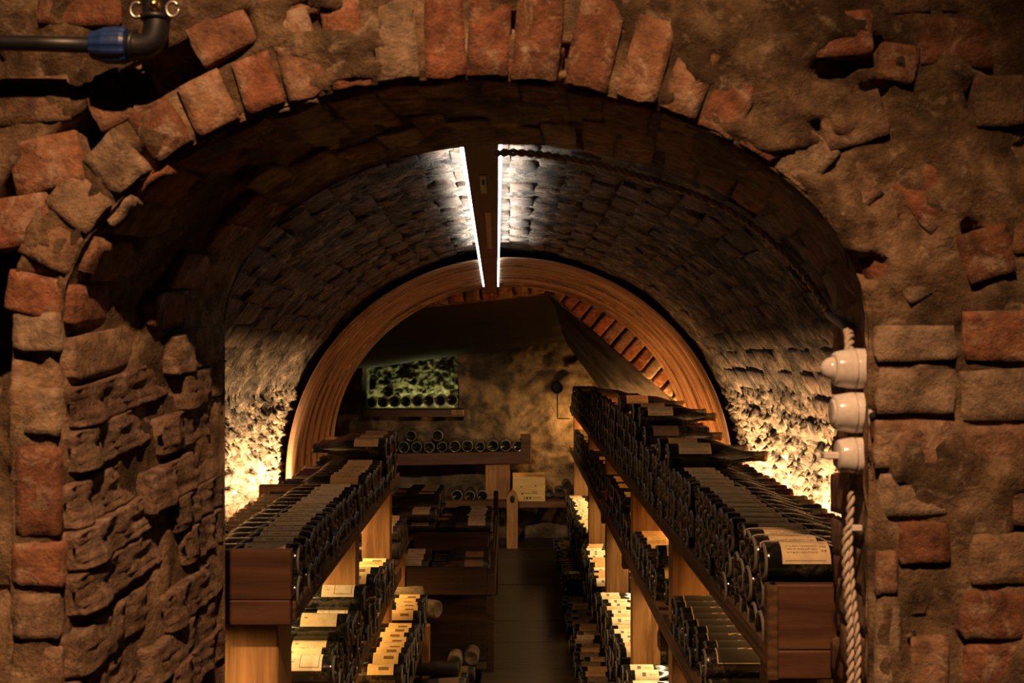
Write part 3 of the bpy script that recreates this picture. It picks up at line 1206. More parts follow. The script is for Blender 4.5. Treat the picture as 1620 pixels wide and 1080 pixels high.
def pile(where, sg, X, y0, y1, zf, layers, label, group, shape='burg', glass='glass', cap='foil_red', start=0, pitch=.0785, top_missing=0, skip_low=0, adj='dark', jx=.008, labs=None, lab_shape=None, row_start=None, avoid=()):
    r = .039
    cnt = []
    for k in range(layers):
        y = y0 + r + (pitch / 2 if k % 2 else 0)
        i = start if row_start is None else row_start.get(k, start)
        while y < y1 - r + .001:
            hit = any(a_ - .041 < y < b_ + .041 for a_, b_ in avoid)
            if k >= skip_low and not hit and not (k == layers - 1 and random.random() < top_missing):
                lb = label if labs is None else random.choice(labs)
                top = k >= layers - 1 or (top_missing and k == layers - 2)
                nm = {None: 'unlabelled', 'cream': 'cream-labelled', 'framed': 'frame-labelled', 'white': 'white-labelled', 'yellow': 'yellow-labelled', 'grey': 'grey-labelled',
                      'orange': 'orange-labelled', 'black': 'black-labelled', 'brown': 'brown-labelled'}[lb if top else None]
                tx = f"{adj} {nm} wine bottle, {ordinal(i)} from near end, {LAYER[k]}, {where}".replace('gap between left rack and bin', 'gap behind left rack')
                add_bottle(sg * (X + JIT(jx)), y + JIT(.002), zf + r + k * pitch * .862 + JIT(.001), sg, shape, glass, lb if top else None,
                           random.choice([cap, cap, 'foil_gold', 'foil_black']) if top else None, 1, tx.replace('dark unlabelled', 'dark bare'), group,
                           pri=1 if top else 0, roll=JIT(.18), lab_shape=lab_shape)
            y += pitch
            i += 1
        cnt.append(i)
    return cnt


RP = [(q, q + .085) for q in (2.42, 3.86, 5.10, 6.48, 7.9, 9.72)]
RP2 = RP + [(4.06, 4.135), (5.38, 5.455), (6.60, 6.675)]
LP = [(2.78, 2.95), (3.97, 4.055), (5.1, 5.185)]
LP2 = LP + [(4.42, 4.495)]
# right upper shelf: strung section, heaped middle, far end
G = 'bottles heaped on the right upper shelf'
c1 = pile('right upper shelf', 1, XR + .004, 2.37, 3.36, -.632, 3, 'cream', G)
rs = {k: c1[min(k, 2)] for k in range(5)}
c2 = pile('right upper shelf', 1, XR + .002, 3.38, 4.30, -.632, 3, 'cream', G, row_start=rs)
rs2 = {k: c2[min(k, 2)] for k in range(5)}
c3 = pile('right upper shelf', 1, XR + .002, 4.32, 7.6, -.632, 4, 'orange', G, row_start=rs2, top_missing=.25, labs=['orange', 'cream', 'brown'])
rs3 = {k: c3[min(k, 3)] for k in range(5)}
pile('right upper shelf', 1, XR + .002, 7.62, 9.75, -.632, 3, 'brown', G, row_start=rs3, top_missing=.3, labs=['brown', 'orange', None])
# single bottles lying on top of the heap
for i, (y, lb, zz, t_) in enumerate([(3.80, 'cream', 3, 'single large bottle with sloping shoulder lying on top of the strung bottles'),
                                     (4.02, 'orange', 3, 'single bottle on the right heap just behind the large one'),
                                     (4.62, 'cream', 4, 'single bottle on top of the right heap beside the copper lining'),
                                     (4.86, 'orange', 4, 'orange-labelled bottle crowning the right heap inside the copper lining'),
                                     (5.45, 'cream', 4, 'small pale-labelled bottle on the crest of the far right heap')]):
    add_bottle(XR - .005, y, -.632 + .039 + zz * .0677 + .001, 1, 'burg', 'glass', lb, 'foil_gold', 1.06 if i == 0 else 1.0, t_, G, 1, roll=JIT(.1))
# right middle tier
G = 'bottles on the right middle tier'
c = pile('right middle tier', 1, XR + .01, 3.05, 4.04, -.965, 2, 'black', G, 'bord', 'glass', 'foil_black', lab_shape='lab_long', avoid=RP2)
add_bottle(XR + .01, 4.19, -.965 + .039 + 2 * .0677 + .012, 1, 'bord', 'glass', 'cream', 'foil_red', 1.05, 'large pale-labelled bottle lying atop the right middle tier beside the lit post', G, 1, roll=0)
pile('right middle tier', 1, XR + .012, 4.12, 5.08, -.965, 2, 'yellow', G, 'bord', row_start={k: c[k] for k in range(2)}, labs=['yellow', 'yellow', 'orange'], avoid=RP2)
c = [c[0] + 12, c[1] + 12]
pile('right middle tier', 1, XR + .012, 5.20, 5.37, -.965, 2, 'yellow', G, 'bord', row_start={k: c[k] for k in range(2)}, avoid=RP2)
c = [c[0] + 3, c[1] + 3]
pile('right middle tier', 1, XR + .012, 5.42, 6.46, -.965, 3, 'orange', G, 'bord', row_start={0: c[0], 1: c[1], 2: 0}, labs=['yellow', 'orange', None], top_missing=.3, avoid=RP2)
pile('right middle tier', 1, XR + .012, 6.65, 9.6, -.965, 3, 'orange', G, 'bord', row_start={0: c[0] + 14, 1: c[1] + 14, 2: 14}, labs=['yellow', 'orange', None, None], top_missing=.3, avoid=RP2)
# right low tier
G = 'bottles on the right low tier'
rs = {}
for (ya, yb, lbs, ly, tm) in [(4.30, 5.05, ['white', 'cream', 'white'], 3, .25), (5.05, 6.45, ['white', 'white', 'cream'], 3, .15), (6.6, 7.9, ['white', 'orange'], 3, .2), (8.0, 9.7, ['white', 'cream'], 4, .0)]:
    c = pile('right low tier', 1, XR - .035, ya, yb, -1.583, ly, 'white', G, 'bord', 'glass', 'foil_black', row_start=rs, labs=lbs, top_missing=tm, jx=.018, avoid=RP)
    rs = {k: c[min(k, len(c) - 1)] for k in range(5)}
# on the floor below it
G = 'bottles lying on the floor by the right rack'
rsf = None
c = pile('floor under right rack', 1, .345, 5.0, 7.6, -1.72, 1, 'orange', G, 'bord', 'glass', 'foil_black', labs=['brown', 'brown', 'orange'], jx=.03, pitch=.088)
pile('floor under right rack', 1, .36, 7.8, 9.4, -1.72, 2, 'brown', G, 'bord', 'glass', 'foil_black', labs=['brown', None], jx=.03, row_start={0: c[0], 1: 0})

# left upper shelf
G = 'bottles on the left upper shelf'
c1 = pile('left upper shelf', -1, .487, 2.735, 4.01, -.636, 2, 'cream', G, 'bord', cap='foil_gold')
rs = {k: c1[min(k, 1)] for k in range(5)}
c2 = pile('left upper shelf', -1, .487, 4.095, 4.75, -.636, 2, 'orange', G, 'bord', row_start=rs, labs=['orange'])
rs = {k: c2[min(k, 1)] for k in range(5)}
pile('left upper shelf', -1, .487, 4.76, 5.28, -.636, 3, 'orange', G, 'burg', row_start={0: rs[0], 1: rs[1], 2: 0}, labs=['orange', 'brown'])
# left middle tier
G = 'bottles on the left middle tier'
c = pile('left middle tier', -1, .475, 3.20, 4.05, -1.08, 3, 'framed', G, 'bord', 'glass', 'foil_black', labs=['framed', 'cream'], skip_low=0, avoid=LP2)
for i, (y, z, lb, t_) in enumerate([(3.42, 3, 'cream', 'white-labelled bottle at the bottom left edge of the left middle tier heap'),
                                    (3.80, 3, 'framed', 'brown-shouldered bottle with boxed label topping the left middle tier'),
                                    (4.12, 2.6, 'yellow', 'brightly lit yellow-labelled bottle behind the boxed label, left middle tier'),
                                    (4.24, 2.6, 'yellow', 'dusty yellow-labelled bottle second behind the boxed label, left middle tier')]):
    add_bottle(-.452, y, -1.08 + .039 + z * .0677, -1, 'bord', 'glass', lb, 'foil_red', 1.06, t_, G, 1, roll=.1)
pile('left middle tier', -1, .475, 4.10, 4.41, -1.08, 2, 'yellow', G, 'bord', row_start={0: 10, 1: 10}, avoid=LP2)
pile('left middle tier', -1, .485, 4.52, 5.25, -1.08, 2, 'yellow', G, 'bord', 'glass', 'foil_gold', row_start={0: 14, 1: 14}, labs=['yellow', 'orange'], avoid=LP2)
# left low tier
G = 'yellow-labelled bottles on the left low tier'
pile('left low tier', -1, .385, 4.35, 5.70, -1.50, 4, 'yellow', G, 'bord', 'glass', 'foil_black', top_missing=.25, jx=.012, skip_low=2, avoid=LP)
for i, (x, y, z, t_) in enumerate([(-.42, 5.84, -1.27, 'mould-covered bottle behind the yellow-labelled heap, further left'), (-.35, 5.92, -1.36, 'mould-covered bottle beside the bin front, further right')]):
    add_bottle(x, y, z, -1, 'bord', 'glass_mould', None, None, 1.15, t_, 'mould-covered bottles by the left bin', 1, yaw=-.5 if i else .3)
part(box('short_post', -.385, -.425, 5.78, 5.84, -1.72, -1.41, M['wood_z']), rack_l)
# heap on the floor at the left
for i, (x, y, z, lb, cp, t_) in enumerate([(-.21, 5.74, -1.683, 'brown', 'foil_gold', 'brown-labelled bottle lying on the floor, nearest in the left heap'),
                                           (-.20, 5.83, -1.683, 'orange', 'foil_gold', 'orange-labelled bottle lying on the floor, second in the left heap'),
                                           (-.17, 5.93, -1.683, 'brown', None, 'bare-ended bottle on the floor at the back of the left heap'),
                                           (-.24, 5.79, -1.617, None, None, 'dusty bottle lying across the top of the left floor heap')]):
    add_bottle(x, y, z, -1, 'bord', 'glass_dusty', lb, cp, 1.0, t_, 'bottles heaped on the floor at left', 1, yaw=JIT(.12))
for i, (x, y) in enumerate([(-.27, 5.90), (-.19, 5.98)]):
    add_bottle(x, y, -1.617, 'y', 'bord', 'glass_mould', None, None, 1.0, ['pale mould-covered bottle end on the left floor heap', 'second pale bottle end, right side of the left floor heap'][i],
               'bottles heaped on the floor at left', 1, tilt=-.1)

# ------------------------------------------------------------------ bin rack in the left aisle
bin_ = tag(empty('bin_rack', (-.4, 6.12, 0)), 'low dark wooden bin rack of two levels jutting into the aisle from the left', 'wine rack')
s1 = F / 6.12
bx0, bx1 = -.80, -.085
part(box('front_board', -.525, bx1 - .03, 6.10, 6.13, -1.33, -1.19, M['bin']), bin_)
part(box('side_rail', bx1 - .03, bx1 + .012, 6.10, 8.1, -1.33, -1.22, M['bin']), bin_)
part(box('corner_post', bx1 - .03, bx1 + .008, 6.09, 6.13, -1.72, -1.335, M['bin']), bin_)
part(box('corner_post', -.57, -.53, 6.09, 6.15, -1.72, -1.04, M['wood_z']), bin_)
part(box('bin_shade_board', -.525, bx1 - .032, 6.30, 6.32, -1.72, -1.345, M['bin']), bin_)  # dark board added to stand for the black shade under the bin
part(box('shelf_board', bx0, bx1, 6.14, 8.1, -1.34, -1.32, M['bin']), bin_)
part(box('upper_board', -.53, bx1 - .03, 6.62, 6.65, -1.20, -1.10, M['bin']), bin_)
part(box('upper_shelf', bx0, bx1, 6.66, 8.1, -1.215, -1.195, M['bin']), bin_)
part(box('side_upright', bx1 - .02, bx1 + .012, 7.9, 7.94, -1.72, -1.04, M['bin']), bin_)
G = 'bottles in the left bin rack'
for k, zf in ((0, -1.32),):
    for col, (xb, lb, wh) in enumerate([(-.105, ['brown', 'brown', None], 'right column, lower bin level'), (-.42, ['grey', 'grey', None], 'left column, lower bin level')]):
        pile(wh, -1, -xb, 6.16, 6.6, zf, 2, 'brown', G, 'bord', 'glass_dusty', 'foil_black', labs=lb, jx=.004, adj='dusty', skip_low=0 if col == 0 else 1)
for col, (xb, lb, wh, ly, yb) in enumerate([(-.105, ['grey'], 'right column, upper bin level', 2, 7.35), (-.42, ['grey', 'grey', None], 'left column, upper bin level', 3, 7.9)]):
    pile(wh, -1, -xb, 6.68, yb, -1.195, ly, 'grey', G, 'bord', 'glass_dusty', 'foil_black', labs=lb, jx=.012, adj='dusty', top_missing=.2 if col else 0)
# bottle and boxes sticking out between the left rack and the bin
pile('gap between left rack and bin', -1, .50, 5.45, 5.95, -1.03, 2, 'grey', 'bottles in the gap behind the left rack', 'bord', 'glass_dusty', 'foil_black', labs=['grey', 'cream'])
part(box('gap_shelf', -.50, -.90, 5.42, 6.0, -1.05, -1.03, M['wood_y']), rack_l)

# ------------------------------------------------------------------ back wall furniture
SBK = F / 9.85
def row(px0, px1, py, s, n, scale, desc, group, yoff=0, extra=(), slope=0, glass='glass'):
    y = F / s
    for i in range(n):
        px = px0 + (px1 - px0) * i / max(n - 1, 1)
        x, z = W(px, py + slope * (i / max(n - 1, 1)), s)
        sc_ = scale * random.uniform(.9, 1.06)
        rr = .0375 * sc_
        zz = z - .0375 * scale + rr
        add_bottle(x, y + JIT(.01), zz, 'y', 'bord', glass, None, None, sc_, f"{ordinal(i)} dark round bottle end from the left {desc}", group, 2)
    for (px, py, t_) in extra:
        x, z = W(px, py, s)
        add_bottle(x, y, z, 'y', 'bord', glass, None, None, scale, t_, group, 2)


row(538, 820, 709, SBK, 15, 1.27, 'on the long back wall shelf', 'round bottle ends on the back wall shelf', slope=-4,
    extra=[(650, 689.5, 'bottle end with bright ring lying atop the back wall row'), (692, 689, 'dark bottle end lying atop the back wall row, nearer its middle')])
row(587, 715, 636, F / 10.1, 8, 1.27, 'in the lit niche of the back wall', 'bottle ends in the niche', slope=-3,
    extra=[(614, 619, 'single bottle lying on top of the niche row')])
row(723, 763, 784, SBK, 3, 1.27, 'beside the wide back post', 'bottle ends left of the back post')
row(869, 886, 779, SBK, 2, 1.0, 'right of the pale wooden case', 'bottle ends right of the case', glass='glass_dusty',
    extra=[(897, 768, 'dusty bottle end perched atop the pair beside the wooden case'), (908, 778, 'bottle end tucked under the right rack beside the case')])

bs = tag(empty('wall_shelf', (-.5, 9.85, 0)), 'long dark board shelf carrying a row of bottle ends on the back wall', 'shelf')
xa, za = W(500, 730.5, SBK)
xb, zb = W(838, 725.5, SBK)
V, Fc = boxmesh(0, xb - xa + .01, 9.83, 10.16, -.10, -.002, .004)
o = part(mk('board', V, Fc, M['wood_x'], None), bs)
sh = (zb - za) / (xb - xa)
for v in o.data.vertices:
    v.co.z += za + .062 + sh * v.co.x
    v.co.x += xa
x0, z0 = W(824, 690, SBK)
part(box('end_block', x0, xb + .012, 9.84, 10.1, z0 - .155, z0 + .0, M['wood_x']), bs)
ns = tag(empty('niche_ledge', (-.8, 10.05, 0)), 'dark wooden ledge under the bottles in the lit niche', 'shelf')
x0, z0 = W(575, 648, F / 10.0)
x1, z1 = W(733, 646, F / 10.0)
part(box('board', x0, x1, 10.0, 10.2, z0 - .06, z0, M['wood_x']), ns)
x2, z2 = W(714, 646, F / 10.0)
part(box('wedge', x2, x1 + .004, 9.992, 10.02, z0 - .045, z0 + .002, M['wood_z']), ns)
# low back bench: wide post, board, case, little pointed post
bb = tag(empty('back_bench', (0, 9.8, 0)), 'wooden bench board against the back wall carrying the pale case', 'shelf')
x0, z0 = W(690, 792, SBK)
x1, z1 = W(900, 790, SBK)
part(box('board', x0, x1, 9.76, 10.1, z1 - .055, z1 - .003, M['wood_x']), bb)
x0, z0 = W(768, 725, SBK)
x1, _ = W(807, 725, SBK)
tp = tag(box('wide_post', x0, x1, 9.86, 9.96, z1, z0, M['wood_z']), 'wide upright brown timber block under the back wall shelf', 'post')
tp2 = tag(empty('pointed_post', (.02, 9.62, 0)), 'short orange wooden post with a pointed arch-shaped top, before the bench', 'post')
s_p = F / 9.66
x0, zt = W(802, 774, s_p)
x1, zs_ = W(819, 786, s_p)
xc = (x0 + x1) / 2
prof = [(x0, -1.72), (x1, -1.72), (x1, zs_), (xc + (x1 - xc) * .72, zs_ + (zt - zs_) * .55), (xc, zt), (xc - (x1 - xc) * .72, zs_ + (zt - zs_) * .55), (x0, zs_)]
V = [(x, 9.60, z) for x, z in prof] + [(x, 9.72, z) for x, z in prof]
Fc = [tuple(range(7)), tuple(range(13, 6, -1))] + [(i, i + 7, (i + 1) % 7 + 7, (i + 1) % 7) for i in range(7)]
part(mk('post_body', V, Fc, M['wood_z']), tp2)
hx, hz = W(810, 786, s_p)
Vh, Fh = lathe([(9.598, .0005), (9.598, .020), (9.604, .020)], 16, 'y')
Vh = [(v[0] + xc, v[1], v[2] * 1.5 + zs_ - .01) for v in Vh]
part(mk('knot', Vh, Fh, M['hole'], smooth=False), tp2)

case = tag(empty('wine_case', (.13, 9.7, 0)), 'pale wooden wine case with burnt-in marks standing on the back bench', 'box')
x0, zt = W(811, 755, SBK)
x1, zb = W(862, 790, SBK)
zb = z1 - .003
case_y = F / SBK - .08
part(box('case_front', x0, x1, case_y, case_y + .014, zb + .0, zt, M['wood_box'], bev=.002), case)
part(box('case_side', x0, x0 + .012, case_y + .015, case_y + .33, zb, zt - .002, M['wood_box'], bev=.001), case)
part(box('case_side', x1 - .012, x1, case_y + .015, case_y + .33, zb, zt - .002, M['wood_box'], bev=.001), case)
part(box('case_lid', x0, x1, case_y + .015, case_y + .33, zt - .001, zt + .011, M['wood_box'], bev=.001), case)
for (ua, ub, va, vb) in [(.24, .29, .62, .66), (.68, .73, .66, .70), (.27, .33, .30, .37), (.38, .43, .33, .36), (.45, .57, .335, .355), (.60, .76, .40, .43), (.60, .76, .33, .35),
                         (.36, .38, .08, .20), (.42, .47, .10, .20), (.52, .57, .10, .20), (.40, .46, .06, .08), (.62, .90, .17, .185), (.62, .92, .11, .12)]:
    xx0, xx1 = x0 + ua * (x1 - x0), x0 + ub * (x1 - x0)
    zz0, zz1 = zb + va * (zt - zb), zb + vb * (zt - zb)
    part(box('burnt_mark', xx0, xx1, case_y - .0012, case_y + .001, zz0, zz1, M['hole'], bev=0), case)

# round black disc on a bent wire
s_d = F / 9.55
hk = tag(empty('wire_holder', (.4, 9.55, 0)), 'round black disc on a thin bent wire at the far end of the right rack', 'holder')
x, z = W(881, 613, s_d)
V, Fc = lathe([(9.535, .0005), (9.533, .030), (9.537, .046), (9.548, .048), (9.560, .045), (9.562, .0005)], 28, 'y')
V = [(a + x, b, c + z) for a, b, c in V]
part(mk('disc', V, Fc, M['iron'], smooth=True), hk)
xa, za = W(882, 661, s_d)
xb, zb2 = W(902, 662, s_d)
part(tube('wire', [(x + .003, 9.55, z - .04), (xa, 9.55, za), (xa + .004, 9.55, za - .004), (xb, 9.55, zb2)], .0045, M['iron']), hk)

# ------------------------------------------------------------------ emit bottles: the largest as things, the rest joined
def vis_score(s):
    size = F / s['y']
    px = 806 + F / s['y'] * s['x']
    py = 527 - F / s['y'] * s['z']
    inside = -30 < px < 1650 and -30 < py < 1125
    if not inside:
        return -1
    return size * (1.6 if s['pri'] == 1 else 1.0) + (500 if s['pri'] == 2 else 0)


for s in SPECS:
    s['score'] = vis_score(s)
SPECS.sort(key=lambda s: -s['score'])
NIND = 296
ind, rest = SPECS[:NIND], [s for s in SPECS[NIND:] if s['score'] > 0]
for s in ind:
    o = bpy.data.objects.new('wine_bottle', shared(s['shape'], M[s['glass']]))
    COL.objects.link(o)
    o.matrix_world = spec_matrix(s)
    tag(o, s['text'], 'bottle', s['group'])
    if s['label']:
        ls = s['lab_shape'] or ('lab_burg' if s['shape'] == 'burg' else 'lab')
        c = bpy.data.objects.new('label', shared(ls, L[s['label']]))
        COL.objects.link(c)
        c.parent = o
    if s['cap']:
        c = bpy.data.objects.new('capsule', shared('cap', M[s['cap']]))
        COL.objects.link(c)
        c.parent = o

if rest:
    Vs, Fs, Mi, UVs, off = [], [], [], [], 0
    matlist, midx = [], {}

    def mi(m):
        if m.name not in midx:
            midx[m.name] = len(matlist)
            matlist.append(m)
        return midx[m.name]
    for s in rest:
        mt = np.array(spec_matrix(s))
        todo = [(s['shape'], M[s['glass']])]
        if s['label']:
            todo.append((s['lab_shape'] or ('lab_burg' if s['shape'] == 'burg' else 'lab'), L[s['label']]))
        if s['cap']:
            todo.append(('cap', M[s['cap']]))
        for kind, m in todo:
            V0, F0 = BM[kind][:2]
            V1 = np.asarray(V0) @ mt[:3, :3].T + mt[:3, 3]
            Vs.append(V1)
            Fs.append(np.asarray(F0) + off)
            UVs.append(BM[kind][2] if len(BM[kind]) > 2 else np.zeros((len(V1), 2)))
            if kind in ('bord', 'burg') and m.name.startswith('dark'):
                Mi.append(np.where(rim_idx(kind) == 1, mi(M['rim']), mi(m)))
            else:
                Mi.append(np.full(len(F0), mi(m)))
            off += len(V1)
    o = mk('stacked_bottles', np.concatenate(Vs), np.concatenate(Fs), None, smooth=True, lift=False, uv=np.concatenate(UVs), mats=matlist, midx=np.concatenate(Mi))
    tag(o, 'far dark wine bottles packed in the depths of the racks', 'bottles', kind='stuff')
print('bottles', len(SPECS), 'individual', len(ind), 'rest', len(rest), 'vault bricks', nvb, 'soffit', nb)

# ------------------------------------------------------------------ strings over the bottles
def strings(sg, X, ys, ztop, label, bundle_y, xb, zb_, mat):
    root = tag(empty('string_bundle', (sg * X, bundle_y, H + ztop)), label, 'string')
    for i, y in enumerate(ys):
        pts = [(sg * (X + .004), y, ztop - .012), (sg * (X + .012), y, ztop + .0015), (sg * (X + .10), y, ztop + .0015), (sg * (X + .135), y - .006, ztop - .002),
               (sg * (xb - .02), y - .09, zb_ + .012), (sg * xb, y - .22, zb_ + .004 + JIT(.003)), (sg * (xb + .004 + JIT(.004)), max(y - .55, bundle_y), zb_ + JIT(.004)),
               (sg * (xb + .006 + JIT(.004)), max(y - .8, bundle_y - .01), zb_ + JIT(.004))]
        part(tube('string', spline(pts, 5), .0013, mat, None, 5), root)
    # lines on to the necks
    for i, y in enumerate(ys):
        pts = [(sg * xb, y - .18, zb_ + .004), (sg * (xb + .03), y - .12, zb_), (sg * (xb + .07), y - .06, zb_ - .006)]
        part(tube('string', spline(pts, 4), .0012, mat, None, 5), root)


ztr = -.632 + .039 + 2 * .0677 + .039
strings(1, XR, [2.37 + .039 + .0785 * i for i in range(14) if i not in (10,)], ztr, 'pale strings tied over the near bottles of the right upper shelf', 2.38, .675, ztr - .02, M['string'])
ztl = -.636 + .039 + 1 * .0677 + .039
strings(-1, .487, [2.735 + .039 + .039 + .0785 * i for i in range(9)], ztl, 'pale strings tied over the near bottles of the left upper shelf', 2.75, .655, ztl - .016, M['string'])

# ------------------------------------------------------------------ crown batten with led strips
bt = tag(empty('ceiling_batten', (-.07, 2.45, H + .39)), 'dark wooden batten under the vault crown edged with cool white led strips', 'light fixture')


def batten_pt(t):
    """t 0 near .. 1 far -> x centre, y, z bottom, half width"""
    y = 2.42 + (6.5 - 2.42) * t
    s = F / y
    xpx = 761 + (777 - 761) * (1 - (1 - t) * 2.42 / y)
    x = -.059 + (-.098 + .059) * t
    return x, y, .392 - .18 * t, (.036 - .005 * t)


def batten_strip(name, dx0, dx1, z0, z1, mat, t0=0, t1=1, n=2):
    V = []
    for k in range(n):
        t = t0 + (t1 - t0) * k / (n - 1)
        x, y, zb, hw = batten_pt(t)
        for (ddx, dz) in ((dx0, z0), (dx1, z0), (dx1, z1), (dx0, z1)):
            f = ddx[0] * hw + ddx[1]
            V.append((x + f, y, zb + dz))
    Fc = []
    for k in range(n - 1):
        a, b = 4 * k, 4 * k + 4
        for i in range(4):
            j = (i + 1) % 4
            Fc.append((a + i, b + i, b + j, a + j))
    Fc += [(0, 1, 2, 3), (4 * n - 1, 4 * n - 2, 4 * n - 3, 4 * n - 4)]
    return part(mk(name, V, Fc, mat), bt)


batten_strip('batten', (-1, 0), (1, 0), 0, .028, M['beam'])
batten_strip('led_strip', (-1, -.011), (-1, -.002), .016, .026, M['led_white'], 0, .93)
batten_strip('led_strip', (1, .002), (1, .009), .016, .026, M['led_white'], 0, .93)
batten_strip('metal_plate', (-.22, 0), (.22, 0), -.003, -.0005, M['aluminium'], .10, .165)
batten_strip('paper_tag', (-.05, 0), (.42, 0), -.002, -.0005, L['brown'], .25, .47)
batten_strip('plate_hole', (-.1, 0), (.1, 0), -.0045, -.003, M['hole'], .115, .13)
x, y, zb, hw = batten_pt(.985)
V, Fc = lathe([(0, .0005), (0, .006), (.01, .007), (.014, .0005)], 10, 'z')
part(mk('screw', [(a + x, b + y, c * -1 + zb) for a, b, c in V], Fc, M['brass']), bt)

# ------------------------------------------------------------------ porcelain switches
def switch(py, dia, top, label):
    s = F / 1.83
    xb_, z = W(1376, py, s)
    y = 1.83
    root = tag(empty('porcelain_switch', (xb_, y, z + H)), label, 'switch', 'porcelain switches on the pier')
    r = dia / s / 2
    def put(name, prof, mat):
        V, Fc = lathe([(-t, rr) for t, rr in prof], 32, 'x')
        return mk(name, V, np.asarray(Fc)[:, ::-1], mat, root, smooth=True, lift=False)
    put('switch_base', [(-.02, r * .97), (.0, r * .98), (.022, r), (.0235, r * .985), (.0237, .0005)], M['porcelain'])
    c1 = .056 if top != 'lever' else .050
    put('switch_cover', [(.0245, .0005), (.0245, r * .99), (.028, r * 1.0), (c1 - .006, r * .86), (c1 - .002, r * .82), (c1, r * .74), (c1, .0005)], M['porcelain'])
    # wire slot at the foot of the base, towards the camera
    V, Fc = lathe([(-.004, .0005), (-.004, .0052), (.004, .0052), (.004, .0005)], 14, 'y')
    mk('wire_slot', [(a - .006, b - r * .985, c - .003) for a, b, c in V], Fc, M['hole'], root, lift=False)
    V, Fc = boxmesh(-.007, .004, -r - .002, -r + .006, -.0078, .0016, 0)
    mk('wire_slot', V, Fc, M['hole'], root, lift=False)
    if top == 'dome':
        put('switch_cap', [(c1 - .001, r * .58), (c1 + .004, r * .575), (c1 + .010, r * .50), (c1 + .015, r * .36), (c1 + .018, r * .18), (c1 + .019, .0005)], M['porcelain'])
    elif top == 'flat':
        put('switch_cap', [(c1 - .001, r * .66), (c1 + .002, r * .64), (c1 + .003, r * .5), (c1 + .003, .0005)], M['porcelain'])
    else:
        V, Fc = boxmesh(-c1 - .022, -c1 + .001, -.010, .010, -.0055, .0055, .002)
        mk('switch_lever', V, Fc, M['porcelain'], root, lift=False)
    return root


switch(583, 65, 'dome', 'white porcelain switch with a domed cap, topmost of the three on the pier')
switch(652, 66, 'flat', 'white porcelain switch with a plain flat front, middle of the three')
switch(720, 60, 'lever', 'white porcelain switch with a short lever, lowest of the three')


def twisted(name, pts, label, r=.0032, turn=.034, off=.0034, n=10, mat=None, nstr=2):
    path = spline(pts, n)
    # resample evenly
    d = [0]
    for i in range(1, len(path)):
        d.append(d[-1] + (path[i] - path[i - 1]).length)
    tot = d[-1]
    m_ = max(int(tot / .0045), 8)
    P_ = [Vector([np.interp(tot * k / m_, d, [p[c] for p in path]) for c in range(3)]) for k in range(m_ + 1)]
    T, N, B = frames(P_)
    root = tag(empty(name, (P_[0].x, P_[0].y, P_[0].z + H)), label, 'cable')
    for q in range(nstr):
        pp = []
        for k, p in enumerate(P_):
            a = 2 * math.pi * (tot * k / m_) / turn + q * 2 * math.pi / nstr
            pp.append(p + N[k] * (math.cos(a) * off) + B[k] * (math.sin(a) * off))
        part(tube('strand', pp, r, mat or M['cable'], None, 6), root)
    return root


s = F / 1.85
def cp(px, py, y=1.85):
    x, z = W(px, py, F / y)
    return (x, y, z)


twisted('twisted_cable', [cp(1348, 752), cp(1346, 790), cp(1343, 830), cp(1338, 850), cp(1338, 900), cp(1342, 960), cp(1345, 1010), cp(1345, 1100), cp(1345, 1200)],
        'twisted pale textile cable hanging from the lowest switch, left strand')
twisted('twisted_cable', [cp(1345, 832), cp(1344, 870), cp(1348, 930), cp(1352, 970), cp(1357, 1020), cp(1356, 1090), cp(1354, 1200)],
        'second twisted textile cable hanging beside the first, nearer the pier', r=.0028, off=.0030)
cl = tag(empty('cable_clip', cp(1350, 834)), 'small pale clip holding the hanging cable to the pier', 'clip')
cx_, cy_, cz_ = cp(1350, 834)
cl.location = (cx_, cy_, cz_ + H)
V, Fc = boxmesh(-.004, .012, -.008, .002, -.0045, .0045, .001)
mk('clip_body', V, Fc, M['porcelain'], cl, lift=False)
V, Fc = tubemesh([(.010, -.002, 0), (.03, .004, 0)], .0018, 6)
mk('clip_pin', V, Fc, M['steel'], cl, lift=False)
# cable from the top switch along the back rim of the arch to the batten
pts = [cp(1344, 556, 1.86), cp(1340, 520, 1.95)]
for (px, py) in [(1326, 492), (1312, 470), (1290, 436), (1255, 396), (1210, 356), (1150, 318), (1080, 290), (1010, 268), (940, 250), (870, 238), (820, 234), (795, 236)]:
    pts.append(cp(px - 12, py + 7, 2.36))
twisted('twisted_cable', pts, 'twisted textile cable running from the top switch up the arch rim to the batten', r=.0042, off=.0044)

# ------------------------------------------------------------------ water pipe at upper left
yp = 1.715
sp = F / yp
def pp(px, py, y=yp):
    x, z = W(px, py, F / y)
    return (x, y, z)


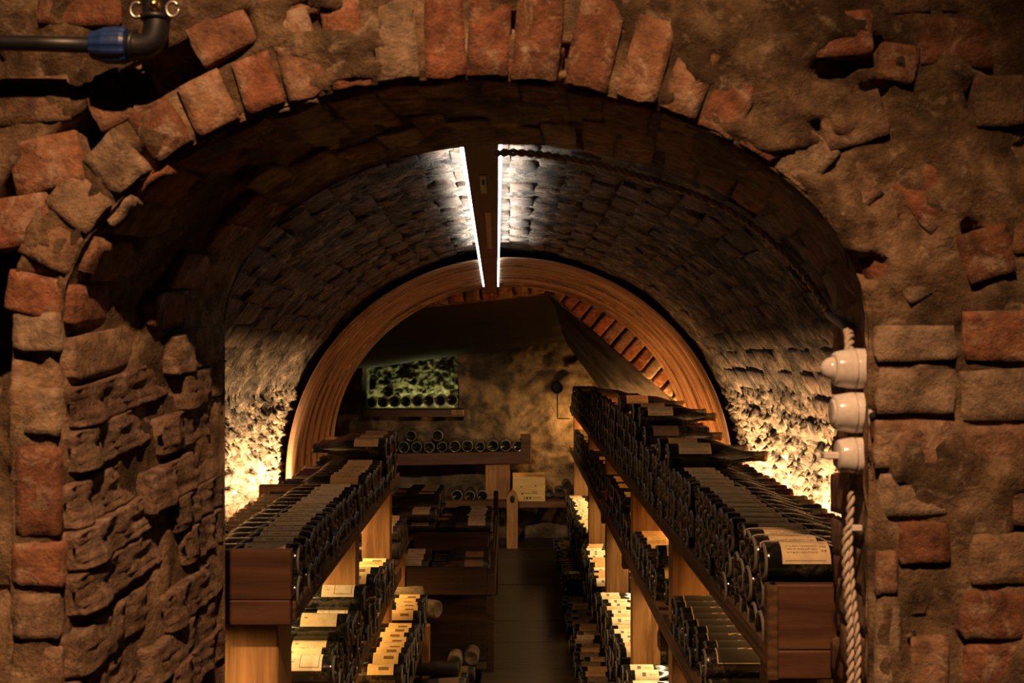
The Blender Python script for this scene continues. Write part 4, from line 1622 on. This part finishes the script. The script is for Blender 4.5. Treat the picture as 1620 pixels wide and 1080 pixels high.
pipe = tag(empty('water_pipe', (pp(0, 68)[0], yp, pp(0, 68)[2] + H)), 'black plastic water pipe with blue coupling nut and elbow, upper left', 'pipe')
part(tube('pipe_run', [pp(-260, 66), pp(-40, 67), pp(60, 69), pp(160, 72)], .0112, M['black'], None, 16), pipe)
# ribbed coupling nut
x0 = pp(143, 72)[0]
V, Fc = [], []
prof = [(0, .013), (.002, .0185), (.010, .0205), (.022, .0245), (.036, .0255), (.048, .0255), (.0535, .0235), (.0555, .013)]
nseg = 48
for j in range(nseg):
    a = 2 * math.pi * j / nseg
    k = 1 + (.045 if j % 4 < 2 else 0)
    for t_, r_ in prof:
        V.append((x0 + t_, yp + r_ * k * math.cos(a), pp(0, 72)[2] + r_ * k * math.sin(a)))
m_ = len(prof)
Fc = [(j * m_ + i, j * m_ + i + 1, ((j + 1) % nseg) * m_ + i + 1, ((j + 1) % nseg) * m_ + i) for j in range(nseg) for i in range(m_ - 1)]
part(mk('coupling_nut', V, Fc, M['blue']), pipe)
part(tube('elbow', spline([pp(200, 72), pp(222, 74), pp(240, 66), pp(247, 46), pp(247, 28)], 6), .0185, M['black'], None, 18), pipe)
part(tube('collar', [pp(205, 72), pp(214, 73)], .0225, M['black'], None, 20), pipe)
part(tube('riser', [pp(246, 34), pp(245, 18), pp(244, -30), pp(244, -120)], .0175, M['black'], None, 18), pipe)
part(tube('collar', [pp(246, 32), pp(246, 24)], .0215, M['black'], None, 20), pipe)
for (px, py) in [(216, 16), (273, 15)]:
    c = Vector(pp(px, py, 1.70))
    ring = [c + Vector((.0085 * math.cos(a), 0, .0105 * math.sin(a))) for a in np.linspace(.5 if px > 240 else .9, (2 * math.pi + .1) if px > 240 else 2 * math.pi - .9, 20)]
    part(tube('clamp_ring', ring, .0030, M['steel'], None, 8), pipe)
c = pp(243, 6, 1.695)
V, Fc = lathe([(.010, .009), (.004, .009), (.0, .0075), (-.004, .0045), (-.005, .0005)], 20, 'y')
part(mk('brass_plug', [(a + c[0], b + c[1], q + c[2]) for a, b, q in V], Fc, M['brass'], smooth=True), pipe)
